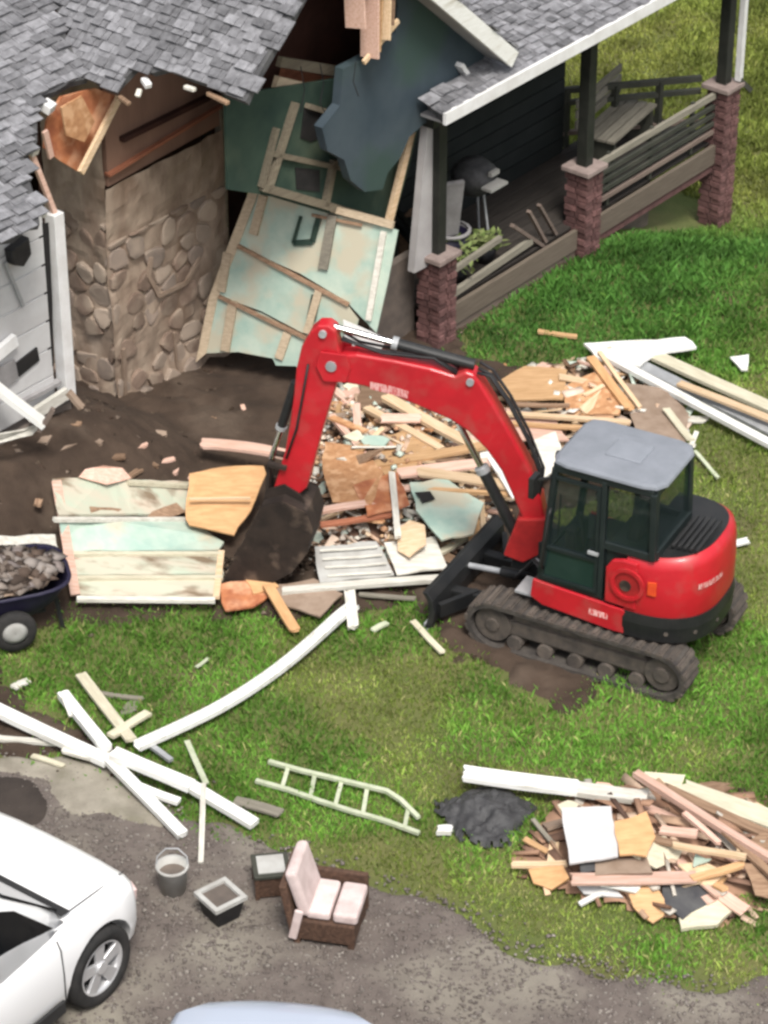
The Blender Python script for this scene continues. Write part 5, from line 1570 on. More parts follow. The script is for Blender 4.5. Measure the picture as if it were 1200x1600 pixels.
for k in range(4):
    f = k / 4
    board(500 + 4 * k, 862 + 13 * k, .29 - .025 * k, 590 + 7 * k, 855 + 13 * k, .30 - .025 * k, 0.025, 0.012, 'white_dirty', ('highest', 'second', 'third', 'lowest')[k] + ' thin rib lying on the pale grey panel', cat='batten', jag=0)

# --- heap behind cab and boom
for a in ((((775, 600, .2), (820, 574, .24), (886, 580, .24), (880, 626, .2), (790, 628, .18)), 0.02, 'wood_tan', 'flat tan plywood piece right of the boom bend', 'sheet'),
          (((882, 606, .22), (928, 584, .24), (976, 628, .22), (968, 650, .2), (884, 652, .2)), 0.02, 'strand_board', 'brown strand board piece behind the cab roof', 'sheet'),
          (((960, 596, .16), (1040, 610, .16), (1076, 650, .14), (1070, 700, .12), (1000, 690, .14)), 0.02, 'plaster_flake', 'grey brown plaster sheet between the cab roof and white boards', 'sheet'),
          (((790, 640, .2), (860, 650, .22), (890, 690, .2), (810, 690, .2)), 0.02, 'wood_pink', 'pinkish sheet just right of the boom above the cab', 'sheet'),
          (((834, 690, .2), (868, 676, .22), (880, 730, .2), (846, 752, .18)), 0.02, 'white_dirty', 'off white scrap between the boom and the cab roof', 'sheet')):
    sheet(a[0], a[1], a[2], a[3], a[4])
for a in ((788, 648, .28, 985, 662, .26, 0.07, 0.03, 'wood_pale', 'pale lath crossing just above the cab roof'),
          (800, 664, .24, 940, 672, .24, 0.06, 0.03, 'wood_tan', 'tan lath close above the cab roof, below the pale lath'),
          (800, 634, .24, 890, 636, .22, 0.05, 0.03, 'wood_old', 'dark edge board under the tan plywood piece'),
          (922, 560, .28, 985, 642, .24, 0.10, 0.03, 'plywood_orange', 'orange tan board end leaning towards the white boards'),
          (936, 552, .30, 1000, 640, .24, 0.05, 0.03, 'wood_pale', 'narrow pale splinter beside the orange board end'),
          (1040, 640, .2, 1080, 690, .16, 0.08, 0.02, 'cream_paint', 'cream scrap board at the right rim of the heap'),
          (840, 520, .04, 902, 528, .04, 0.06, 0.03, 'wood_tan', 'lone tan stick on the grass beyond the boom'),
          (1085, 706, .05, 1122, 748, .04, 0.04, 0.02, 'metal_green', 'thin pale stick on the grass right of the cab roof'),
          (1138, 852, .06, 1170, 846, .05, 0.09, 0.02, 'white_paint', 'short white board end just behind the red hood')):
    board(*a[:9], a[9])
# --- white boards at the right
board(938, 556, .16, 1240, 716, .10, 0.10, 0.05, 'white_paint', 'long narrow white trim board, nearest of the boards at right edge', jag=.1)
board(960, 552, .12, 1240, 692, .07, 0.16, 0.03, 'metal_grey', 'grey weathered board between two white ones at the right edge', jag=.1)
board(1000, 548, .14, 1240, 656, .10, 0.17, 0.04, 'cream_paint', 'wide cream board, farthest of the boards at the right edge', jag=.1)
board(1060, 600, .20, 1240, 672, .16, 0.10, 0.03, 'wood_pale', 'tan board lying on top of the cream and grey boards', jag=.2)
sheet(((912, 540, .15), (1070, 530, .16), (1088, 546, .16), (1024, 556, .17), (1000, 575, .18), (960, 570, .16), (930, 560, .15)), 0.03, 'white_paint', 'white triangular panel at the upper end of the long white boards', 'panel')
sheet(((1140, 560, .09), (1170, 556, .09), (1168, 580, .07), (1158, 580, .06)), 0.02, 'white_paint', 'small white triangular scrap alone on the dark green grass', 'scrap')

# --- grass scraps
board(645, 972, .05, 692, 1022, .05, 0.06, 0.02, 'cream_paint', 'short pale stick on the grass in front of the dozer blade')
board(582, 986, .05, 606, 974, .05, 0.06, 0.02, 'metal_green', 'tiny pale green scrap beside the white gutter end', cat='scrap')
board(20, 1076, .05, 46, 1064, .05, 0.08, 0.02, 'white_dirty', 'small white scrap alone on the grass at left', cat='scrap')
board(306, 1044, .05, 326, 1030, .05, 0.03, 0.015, 'metal_green', 'tiny green stick on the grass under the long gutter', cat='scrap')

# --- long white gutter and the white pile at lower left
ribbon([(214, 1170, .12), (290, 1136, .11), (350, 1106, .11), (410, 1068, .10), (455, 1034, .10), (500, 995, .11), (532, 965, .12), (556, 948, .16)], 0.10, 0.06, 'white_paint', 'long white bent gutter curving across the grass from the heap', 'gutter', 'gutter', gut=True)
board(546, 926, .2, 552, 985, .06, 0.10, 0.05, 'white_dirty', 'short white downspout end standing at the gutter tip', name='downspout', cat='downspout')
WP = dict(jag=.1)
for a in ((-40, 1096, .16, 172, 1196, .10, 0.12, 0.06, 'white_paint', 'thick white post entering from the left edge into the white pile'),
          (-40, 1152, .04, 90, 1164, .05, 0.06, 0.03, 'white_dirty', 'thin dull board below the thick post at the left edge'),
          (98, 1088, .14, 168, 1176, .16, 0.10, 0.06, 'white_paint', 'short thick white post pointing up left in the white pile'),
          (126, 1056, .06, 206, 1160, .12, 0.10, 0.03, 'cream_paint', 'cream board with a pointed end behind the short post'),
          (150, 1084, .03, 226, 1094, .03, 0.05, 0.02, 'wood_grey', 'thin grey green lath on the grass above the white pile'),
          (172, 1152, .12, 232, 1116, .08, 0.08, 0.03, 'cream_paint', 'stubby cream board pointing up right in the white pile'),
          (176, 1180, .20, 300, 1234, .14, 0.12, 0.06, 'white_paint', 'thick white post at the pile centre running to lower right'),
          (290, 1226, .13, 398, 1292, .05, 0.11, 0.05, 'white_paint', 'white post end reaching the gravel, rightmost of the white pile'),
          (168, 1188, .14, 286, 1308, .05, 0.10, 0.05, 'white_paint', 'white post ending on gravel just left of the thin lath'),
          (216, 1232, .10, 280, 1256, .06, 0.07, 0.04, 'white_paint', 'short white stub between the two diagonal white posts'),
          (50, 1182, .05, 100, 1198, .05, 0.05, 0.02, 'cream_paint', 'small cream scrap under the thick post near the left edge'),
          (292, 1160, .05, 322, 1226, .10, 0.05, 0.02, 'metal_green', 'slim greenish lath lying up the grass from the posts'),
          (318, 1226, .18, 314, 1350, .03, 0.045, 0.02, 'white_dirty', 'slim vertical white lath hanging over the gravel edge'),
          (366, 1252, .05, 440, 1272, .05, 0.11, 0.02, 'wood_grey', 'dull grey green board lying in the grass by the ladder foot'),
          (100, 1170, .10, 180, 1190, .12, 0.14, 0.03, 'white_dirty', 'flat off white board in the middle of the white pile'),
          (236, 1168, .08, 268, 1190, .08, 0.05, 0.03, 'metal_grey', 'small grey metal strip behind the central white post')):
    board(*a[:9], a[9], **WP)
sheet(((200, 1098, .02), (224, 1088, .02), (214, 1110, .02), (186, 1118, .02)), 0.01, 'wood_grey', 'small grey tin scrap on the grass above the white pile', 'scrap')
board(100, 1090, .20, 112, 1120, .15, 0.05, 0.02, 'white_dirty', 'tiny white chip standing on the thick post', cat='scrap')

# --- ladder
lad0 = T(540, 1240, 0)
lad = thing('ladder', 'pale green bent aluminium ladder lying in the grass', 'ladder', lad0)


def lr(pts, w, t, name):
    P = [T(x, y, h) - lad0 for x, y, h in pts]
    mb = MB()
    rings = []
    for i, p in enumerate(P):
        d = P[min(i + 1, len(P) - 1)] - P[max(i - 1, 0)]; d /= np.linalg.norm(d)
        y = np.cross([0, 0, 1.0], d); y /= np.linalg.norm(y)
        rings.append([p + y * a * w + np.array([0, 0, b2 * t]) for a, b2 in ((-.5, 0), (.5, 0), (.5, 1), (-.5, 1))])
    mb.loft(rings); build(mb, name, 'metal_green', lad)


lr([(420, 1192, .05), (470, 1206, .07), (520, 1218, .07), (570, 1230, .08), (604, 1238, .09), (626, 1252, .08), (654, 1280, .06)], 0.04, 0.03, 'side_rail')
lr([(400, 1222, .04), (450, 1236, .05), (500, 1254, .05), (550, 1270, .05), (600, 1284, .05), (655, 1304, .05)], 0.04, 0.03, 'side_rail')
for x1, y1, x2, y2 in ((450, 1202, 441, 1232), (492, 1212, 485, 1248), (534, 1222, 524, 1260), (574, 1232, 567, 1274), (638, 1264, 632, 1296)):
    lr([(x1, y1, .06), (x2, y2, .055)], 0.035, 0.02, 'rung')

# --- black sheeting
mbt = MB()
tc0 = T(758, 1282, 0)
nu, nv = 34, 26
pts = {}
for i in range(nu):
    for j in range(nv):
        a, b2 = (i / (nu - 1) - .5) * 2, (j / (nv - 1) - .5) * 2
        r = math.hypot(a, b2)
        x, y = a * 0.37 * (1 + .2 * math.sin(3 * b2)), b2 * 0.36 * (1 + .15 * math.sin(4 * a + 1))
        h = 0.13 * max(0, 1 - (r / 1.1) ** 2) ** 0.7 + 0.11 * (float(vnoise(x + 5, y, 0.13, 81)) - .4) * max(0, 1.25 - r) + 0.05 * (float(vnoise(x, y, 0.05, 82)) - .5) + 0.01
        pts[i, j] = (x, y, max(h, 0.012))
for i in range(nu - 1):
    for j in range(nv - 1):
        if math.hypot((i / (nu - 1) - .5) * 2, (j / (nv - 1) - .5) * 2) < 1.12 + 0.15 * math.sin(i * 1.3 + j):
            mbt.add([pts[i, j], pts[i + 1, j], pts[i + 1, j + 1], pts[i, j + 1]], [(0, 1, 2, 3)])
o = build(mbt, 'tarp', 'tarp_black'); o.location = tc0
tag(o, 'crumpled black plastic sheeting heaped on the grass beside the ladder', 'tarp')
board(682, 1300, .03, 708, 1300, .03, 0.09, 0.04, 'white_paint', 'small white block at the left edge of the black sheeting', cat='scrap')

# --- board pile at right
for a in ((722, 1212, .16, 905, 1236, .17, 0.17, 0.05, 'white_paint', 'thick bright white board left end of the right hand pile'),
          (900, 1236, .17, 1012, 1252, .18, 0.15, 0.05, 'white_dirty', 'duller white board continuing the bright white board'),
          (992, 1212, .34, 1230, 1362, .30, 0.07, 0.05, 'wood_pink', 'long tan joist slanting across the top of the right hand pile'),
          (1060, 1232, .20, 1240, 1296, .20, 0.22, 0.03, 'cream_paint', 'broad cream board along the back of the right hand pile'),
          (1040, 1234, .24, 1230, 1320, .2, 0.10, 0.03, 'wood_old', 'brown board in front of the broad cream board'),
          (1068, 1272, .34, 1124, 1320, .33, 0.05, 0.03, 'wood_pink', 'short pink lath under the long slanting joist'),
          (1050, 1322, .32, 1166, 1342, .32, 0.06, 0.03, 'wood_pale', 'pale lath lying level in the middle of the pile'),
          (1030, 1298, .32, 1090, 1306, .32, 0.09, 0.03, 'wood_pink', 'pink board stub left of the short pink lath'),
          (1010, 1310, .30, 1060, 1322, .30, 0.07, 0.03, 'wood_old', 'dark stub beside the pink board stub'),
          (890, 1376, .22, 1090, 1372, .22, 0.14, 0.02, 'wood_pink', 'long pinkish board along the lower front of the pile'),
          (1080, 1376, .22, 1164, 1352, .26, 0.07, 0.03, 'wood_tan', 'tan lath end rising right from the pinkish front board'),
          (798, 1354, .10, 886, 1352, .12, 0.06, 0.03, 'wood_pale', 'pale stick pointing left out of the right hand pile'),
          (832, 1282, .06, 866, 1322, .10, 0.04, 0.02, 'wood_grey', 'curved pale stick rising above the pointing stick'),
          (866, 1318, .10, 862, 1352, .10, 0.08, 0.02, 'wood_pale', 'short upright pale stick joining the curved stick'),
          (905, 1414, .06, 950, 1392, .10, 0.05, 0.02, 'white_paint', 'white splinter on the grass at the pile front'),
          (852, 1384, .05, 856, 1400, .02, 0.05, 0.02, 'wood_pale', 'tiny pale peg under the orange scrap'),
          (1130, 1300, .3, 1230, 1390, .25, 0.07, 0.03, 'wood_old', 'brown board running off the right edge below the joist'),
          (1150, 1330, .26, 1230, 1340, .26, 0.06, 0.03, 'wood_pale', 'pale board end at the right edge of the photo'),
          (940, 1380, .16, 1000, 1390, .16, 0.10, 0.02, 'white_paint', 'white scrap tucked below the pinkish front board')):
    board(*a[:9], a[9])
for a in ((((878, 1264, .40), (955, 1262, .44), (966, 1340, .34), (890, 1352, .30)), 0.02, 'white_wall', 'pale grey white panel leaning on the left of the pile', 'panel'),
          (((960, 1286, .42), (1010, 1270, .43), (1024, 1310, .40), (1010, 1340, .37), (968, 1338, .37)), 0.02, 'plywood_orange', 'orange plywood piece right of the grey white panel', 'sheet'),
          (((826, 1360, .08), (880, 1354, .14), (890, 1374, .12), (862, 1392, .06), (834, 1382, .05)), 0.02, 'plywood_orange', 'orange scrap under the pointing pale stick', 'sheet'),
          (((1034, 1384, .12), (1110, 1378, .14), (1114, 1412, .10), (1066, 1440, .06), (1040, 1420, .08)), 0.03, 'roof_felt', 'dark roofing slab at the front of the pile', 'sheet'),
          (((980, 1392, .12), (1026, 1388, .14), (1044, 1420, .08), (1020, 1444, .05), (990, 1420, .08)), 0.02, 'wood_tan', 'tan plywood scrap left of the dark roofing slab', 'sheet'),
          (((1060, 1438, .04), (1104, 1418, .08), (1136, 1408, .09), (1146, 1426, .06), (1120, 1450, .03), (1064, 1456, .03)), 0.04, 'cream_paint', 'yellow cream foam slab at the nearest corner of the pile', 'slab'),
          (((930, 1346, .26), (1010, 1340, .28), (1020, 1366, .24), (930, 1370, .22)), 0.02, 'plaster_flake', 'greyish plaster sheet in the pile below the grey panel', 'sheet'),
          (((905, 1340, .26), (932, 1336, .28), (936, 1360, .24), (908, 1366, .22)), 0.015, 'roof_felt', 'small dark felt scrap below the grey panel', 'sheet'),
          (((896, 1378, .12), (960, 1380, .12), (974, 1404, .08), (912, 1398, .08)), 0.02, 'white_wall', 'white sheet piece under the front of the pile', 'sheet'),
          (((1160, 1350, .24), (1240, 1360, .24), (1240, 1410, .14), (1180, 1400, .14)), 0.02, 'wood_old', 'brown sheet at the right edge below the pile', 'sheet')):
    sheet(a[0], a[1], a[2], a[3], a[4])

# --- short countable scraps (alike, nothing tells one from another)
CN = {'wood_tan': 'tan', 'wood_pale': 'pale', 'wood_pink': 'pinkish', 'wood_old': 'dark brown', 'white_dirty': 'off white', 'strand_board': 'orange brown', 'wood_red': 'red brown'}
WM = ['wood_tan', 'wood_pale', 'wood_pink', 'wood_old', 'white_dirty', 'strand_board', 'white_dirty', 'wood_pale', 'wood_pink']
for poly, n, h, lab, grp, sd in ((HP, 95, 0.50, 'short {} board scrap in the heap behind the excavator arm', 'short scraps in the central heap', 5), (HP2, 34, 0.26, 'short {} board scrap in the heap behind the cab roof', 'short scraps behind the cab', 6), (HP3, 20, 0.30, 'short {} board scrap in the right hand pile on the grass', 'short scraps in the right hand pile', 8)):
    P = heap_pts(n * 3, poly, h, sd * 10)[:n]
    rr = random.Random(sd)
    for p in P:
        a = rr.uniform(0, 6.28) if poly is not HP3 else rr.gauss(2.5, .5)
        L = rr.uniform(0.22, 0.62)
        d = np.array([math.cos(a), math.sin(a), rr.gauss(0, .18)]) * L / 2
        wdt = rr.uniform(.04, .13)
        mm = rr.choice(WM) if poly is not HP3 else rr.choice(['wood_old', 'wood_pink', 'wood_tan', 'wood_pale', 'wood_tan', 'white_dirty'])
        sz = 'narrow' if wdt < .075 else 'wide'
        plank(p - d, p + d, wdt, .02, mm, lab.format(sz + ' ' + CN[mm]), 'board', grp, roll=rr.gauss(0, .25))
SN = {'white_dirty': 'off white', 'plaster_flake': 'grey brown', 'sheathing_mint': 'pale mint', 'wood_pink': 'pinkish', 'strand_board': 'orange brown', 'wood_pale': 'pale tan', 'wood_old': 'dark brown', 'cream_paint': 'cream'}
for poly, n, h, where, grp, sd in ((HP, 34, 0.50, 'in the heap behind the excavator arm', 'broken flat pieces in the central heap', 15), (HP3, 14, 0.28, 'in the right hand pile on the grass', 'broken flat pieces in the right hand pile', 18)):
    rr = random.Random(sd)
    for p in heap_pts(n * 3, poly, h, sd * 10)[:n]:
        mm = rr.choice(list(SN)); rad = rr.uniform(.09, .22); k_ = rr.randint(4, 6)
        nrm_ = np.array([rr.gauss(0, .35), rr.gauss(-.1, .35), 1.0]); nrm_ /= np.linalg.norm(nrm_)
        e1 = np.cross(nrm_, [0, 1, 0.2]); e1 /= np.linalg.norm(e1); e2 = np.cross(nrm_, e1)
        an = sorted(rr.uniform(0, 6.283) for _ in range(k_ + 3))
        pl_pts = [(e1 * math.cos(a) * rr.uniform(.7, 1.2) * 1.3 + e2 * math.sin(a) * rr.uniform(.7, 1.1) * .8) * rad for a in an]
        mb = MB(); mb.prism(pl_pts, nrm_ * rr.uniform(.012, .03))
        o = build(mb, 'broken_sheet', mm); o.location = p + np.array([0, 0, .03])
        tag(o, ('large ' if rad > .16 else 'small ') + SN[mm] + ' broken flat piece ' + where, 'sheet', grp)
for k, (x, y) in enumerate(((210, 742), (240, 728), (262, 722), (276, 736), (180, 716), (60, 788), (300, 752), (150, 690), (104, 700), (220, 700), (330, 660), (380, 640), (70, 690), (120, 665), (250, 680))):
    p = T(x, y, 0.03)
    a = random.uniform(0, 6.28); d = np.array([math.cos(a), math.sin(a), 0]) * random.uniform(.05, .11)
    plank(p - d, p + d, random.uniform(.04, .09), .03, random.choice(['plaster_flake', 'wood_pink', 'wood_old', 'plaster_flake']), 'small pinkish plaster scrap on the bare soil by the house', 'scrap', 'plaster scraps on the soil', jag=.6, name='plaster_scrap')

# --- broken white trim in front of the white wall
board(-30, 590, .95, 66, 666, .55, 0.16, 0.05, 'white_paint', 'thick white post leaning down in front of the white house wall', jag=.1)
sheet(((-60, 690, .50), (20, 676, .48), (66, 664, .46), (50, 680, .40), (10, 690, .38), (-60, 705, .4)), 0.03, 'white_dirty', 'white trim sheet on the soil below the white wall', 'sheet')
board(104, 614, .92, 128, 640, .80, 0.07, 0.04, 'plaster_flake', 'broken plaster lump by the foot of the white corner board', cat='scrap')
board(86, 640, .8, 64, 676, .5, 0.06, 0.04, 'rail_brown', 'dark lath below the white corner board')

# ------------------------------------------------------------------ rubble cart at the left
c0 = T(18, 1006, 0)
cart = thing('rubble_cart', 'dark wheeled garden cart heaped with grey rubble at the left edge', 'cart', c0, R(18))
rings = []
for s, z in ((0.62, 0.24), (0.82, 0.36), (0.97, 0.52), (1.0, 0.58)):
    ring = []
    for k in range(24):
        t = 2 * math.pi * k / 24
        c, s2 = math.cos(t), math.sin(t)
        ring.append((0.64 * s * math.copysign(abs(c) ** .55, c) - 0.05, 0.40 * s * math.copysign(abs(s2) ** .55, s2) + 0.28, z))
    rings.append(ring)
mb = MB(); mb.loft(rings, True, False); mb.add(rings[0], [tuple(range(24))]); tub = build(mb, 'tub', 'plastic_navy', cart, smooth=True)
mb = MB()
rr_ = [[(p[0], p[1], p[2]) for p in rings[-1]], [((p[0] + .05) * 1.05 - .05, (p[1] - .28) * 1.06 + .28, 0.59) for p in rings[-1]], [((p[0] + .05) * 1.05 - .05, (p[1] - .28) * 1.06 + .28, 0.56) for p in rings[-1]]]
mb.loft(rr_, True, False); build(mb, 'rim', 'plastic_navy', cart, smooth=True)
for sy in (-0.10, 0.62):
    mb = MB(); mb.lathe([(0.12, -.045), (0.19, -.05), (0.205, -.02), (0.205, .02), (0.19, .05), (0.12, .045)], (0.02, sy, 0.205), 'y', 24); wh = build(mb, 'wheel', 'tyre', cart, smooth=True)
    mb = MB(); mb.lathe([(0.005, -.05), (0.06, -.055), (0.125, -.03), (0.125, .03), (0.005, .04)], (0.02, sy, 0.205), 'y', 20); build(mb, 'hub', 'plastic_grey' if sy < 0 else 'tyre', wh, smooth=True)
mb = MB(); mb.cyl((0.02, -.1, .205), (0.02, .62, .205), .018, n=8); mb.bar((0.02, 0.05, .205), (0.3, 0.1, .30), .03, .03); mb.bar((0.02, 0.5, .205), (0.3, 0.5, .30), .03, .03); mb.box((0, .28, .24), (.7, .4, .03)); build(mb, 'chassis', 'black_paint', cart)
mb = MB(); mb.tube([(-.4, .28, .24), (-.8, .28, .3), (-1.0, .28, .8), (-1.0, .18, .85), (-1.0, .40, .85)], .018, 6); build(mb, 'handle', 'black_paint', cart)
mb = MB(); mb.bar((0.5, 0.12, 0.0), (0.46, 0.14, 0.34), .04, .04, up=(1, 0, 0)); mb.bar((0.5, 0.44, 0.0), (0.46, 0.42, 0.34), .04, .04, up=(1, 0, 0)); build(mb, 'stand', 'black_paint', cart)
mb = MB()
nn = 20
for i in range(nn):
    for j in range(nn):
        def lp(i, j):
            a, b2 = (i / nn - .5) * 2, (j / nn - .5) * 2
            h = 0.56 + 0.16 * max(0, 1 - (a * a + b2 * b2) * .8) + .05 * (float(vnoise(a, b2, .18, 91)) - .5)
            k = max(1.0, math.hypot(a, b2) ** 1.2) if abs(a) + abs(b2) > 1 else 1
            return (a / k * .60 - .05, b2 / k * .37 + .28, h)
        mb.add([lp(i, j), lp(i + 1, j), lp(i + 1, j + 1), lp(i, j + 1)], [(0, 1, 2, 3)])
o = build(mb, 'rubble_load', 'plaster_flake'); o.location = c0; o.rotation_euler = (0, 0, R(18))
tag(o, 'heap of grey brown plaster rubble', kind='stuff')
r = np.random.default_rng(5)
th_ = r.uniform(0, 6.28, 300); ra = np.sqrt(r.uniform(0, 1, 300))
lx, ly = ra * np.cos(th_) * .58 - .05, ra * np.sin(th_) * .36 + .28
lz = 0.60 + .16 * np.clip(1 - ra ** 2, 0, 1)
cs, sn = math.cos(R(18)), math.sin(R(18))
P = np.stack([c0[0] + lx * cs - ly * sn, c0[1] + lx * sn + ly * cs, c0[2] + lz], 1)
tag(chunks('rubble_lumps', 'rubble_grey', P, .03, .12, 6, .35), 'grey plaster lumps heaped in the cart', kind='stuff')

# ------------------------------------------------------------------ things standing on the gravel
b0 = T(271, 1393, 0.01)
bu_ = thing('bucket_pail', 'pale grey plastic bucket standing on the gravel by the white lath', 'bucket', b0)
mb = MB(); mb.lathe([(0.005, 0.0), (0.10, 0.0), (0.125, 0.25), (0.135, 0.26), (0.135, 0.28), (0.118, 0.28), (0.10, 0.03), (0.005, 0.03)], (0, 0, 0), 'z', 22); build(mb, 'pail', 'plastic_grey', bu_, smooth=True)
mb = MB(); mb.tube([(0.132, 0, .25), (0.12, .03, .34), (0.05, .06, .40), (-.05, .06, .40), (-.12, .03, .34), (-.132, 0, .25)], .006, 6); build(mb, 'handle', 'metal_grey', bu_)
mb = MB(); mb.lathe([(0.005, 0.20), (0.115, 0.20), (0.116, 0.18)], (0, 0, 0), 'z', 18); build(mb, 'contents', 'concrete_dark', bu_)
p0 = T(346, 1432, 0.01)
pl0 = thing('square_planter', 'square black planter with a grey rim standing on the gravel', 'planter', p0, R(38))
def sqr(h, z): return [(-h, -h, z), (h, -h, z), (h, h, z), (-h, h, z)]
mb = MB(); mb.loft([sqr(.105, 0), sqr(.14, .20)]); build(mb, 'planter_body', 'plastic_black', pl0, bevel=.01)
mb = MB(); mb.loft([sqr(.14, .20), sqr(.155, .20), sqr(.155, .235), sqr(.115, .235), sqr(.11, .20)], True, False); build(mb, 'rim', 'plastic_grey', pl0)
mb = MB(); mb.loft([sqr(.11, .212), sqr(.11, .216)]); build(mb, 'soil_fill', 'concrete_dark', pl0)
s0 = T(424, 1388, 0.01)
st = thing('side_table', 'low dark brown side table with a grey top behind the armchair', 'table', s0, R(8))
mb = MB(); mb.box((0, 0, .235), (.30, .30, .035)); build(mb, 'table_top', 'rail_dark', st, bevel=.008)
mb = MB(); mb.box((0.0, 0, .256), (.22, .22, .008)); build(mb, 'top_inset', 'plastic_grey', st)
for sx in (-1, 1):
    for sy in (-1, 1):
        mb = MB(); mb.box((sx * .125, sy * .125, .11), (.035, .035, .22)); build(mb, 'leg', 'wicker_brown', st)
for k in range(4):
    t = k * math.pi / 2
    mb = MB(); mb.box((math.cos(t) * .125, math.sin(t) * .125, .12), (.02 if k % 2 == 0 else .22, .22 if k % 2 == 0 else .02, .18)); build(mb, 'side_panel', 'wicker_brown', st)
# armchair
a0 = T(512, 1452, 0.01)
ac = thing('armchair', 'brown wicker armchair with pale pink cushions on the gravel edge', 'armchair', a0, R(-12))
mb = MB(); mb.box((0.02, 0, .16), (.50, .46, .20)); build(mb, 'base', 'wicker_brown', ac, bevel=.015)
for sx in (-1, 1):
    for sy in (-1, 1):
        mb = MB(); mb.box((.02 + sx * .22, sy * .20, .035), (.05, .05, .07)); build(mb, 'leg', 'wicker_brown', ac)
for sy in (-1, 1):
    mb = MB(); mb.box((.03, sy * .25, .24), (.50, .05, .36)); build(mb, 'arm', 'wicker_brown', ac, bevel=.012) if sy > 0 else None
mb = MB(); mb.box((-.26, 0, .34), (.06, .50, .52), Matrix.Rotation(R(-10), 3, 'Y')); build(mb, 'back_frame', 'wicker_brown', ac, bevel=.015)
mb = MB(); mb.box((-.19, .0, .50), (.10, .44, .44), Matrix.Rotation(R(-16), 3, 'Y')); build(mb, 'back_cushion', 'cushion_pink', ac, bevel=.035, seg=3)
mb = MB(); mb.box((-.03, .0, .31), (.20, .42, .09)); build(mb, 'seat_cushion', 'cushion_pink', ac, bevel=.03, seg=3)
mb = MB(); mb.box((.19, -.01, .315), (.20, .42, .10)); build(mb, 'seat_cushion', 'cushion_pink', ac, bevel=.03, seg=3)
mb = MB(); mb.box((-.20, -.24, .22), (.07, .03, .30), Matrix.Rotation(R(12), 3, 'Y')); build(mb, 'loose_pad', 'cushion_pink', ac, bevel=.012)

# ------------------------------------------------------------------ vehicles
def arch_cut(body, cuts):
    """cut the wheel openings out of a body shell"""
    for (x, y, z, r_, wdt) in cuts:
        mb = MB(); mb.cyl((x, y - wdt / 2, z), (x, y + wdt / 2, z), r_, n=40)
        c = build(mb, 'wheel_cut', 'car_trim')
        md = body.modifiers.new('cut', 'BOOLEAN'); md.operation = 'DIFFERENCE'; md.object = c; md.solver = 'EXACT'
        dg = bpy.context.evaluated_depsgraph_get()
        par = body.parent; body.parent = None
        dg.update()
        me = bpy.data.meshes.new_from_object(body.evaluated_get(dg))
        body.parent = par
        body.modifiers.clear(); body.data = me
        bpy.data.objects.remove(c)


def wheel(par, x, y, z, r_, side, spokes=5):
    mb = MB(); s = side
    mb.lathe([(r_ * .62, -.10 * s), (r_ * .68, .10 * s), (r_ * .90, .115 * s), (r_ * .985, .085 * s), (r_, .03 * s), (r_, -.05 * s), (r_ * .94, -.11 * s), (r_ * .62, -.11 * s)], (x, y, z), 'y', 36)
    ty = build(mb, 'wheel', 'tyre', par, smooth=True)
    mb = MB(); mb.lathe([(r_ * .70, .095 * s), (r_ * .645, .105 * s), (r_ * .60, .06 * s), (r_ * .58, -.08 * s)], (x, y, z), 'y', 36); build(mb, 'rim', 'alloy', ty, smooth=True)
    mb = MB(); mb.lathe([(0.001, -.02 * s), (r_ * .62, -.02 * s)], (x, y, z), 'y', 24); build(mb, 'brake_shadow_plate', 'car_trim', ty)
    for k in range(spokes):
        t = 2 * math.pi * k / spokes + .35
        d = np.array([math.cos(t), 0, math.sin(t)]); e = np.array([-math.sin(t), 0, math.cos(t)])
        c = np.array([x, y, z])
        o1, o2 = np.array([0, .085 * s, 0]), np.array([0, .095 * s, 0])
        w0, w1 = r_ * .12, r_ * .17
        mb = MB(); mb.prism([c + d * r_ * .10 + e * w0 + o1, c + d * r_ * .10 - e * w0 + o1, c + d * r_ * .63 - e * w1 + o2, c + d * r_ * .63 + e * w1 + o2], np.array([0, -.03 * s, 0])); build(mb, 'spoke', 'alloy', ty, bevel=.006)
    mb = MB(); mb.cyl((x, y + .05 * s, z), (x, y + .105 * s, z), r_ * .16, n=16); build(mb, 'hub_cap', 'alloy', ty, bevel=.006)


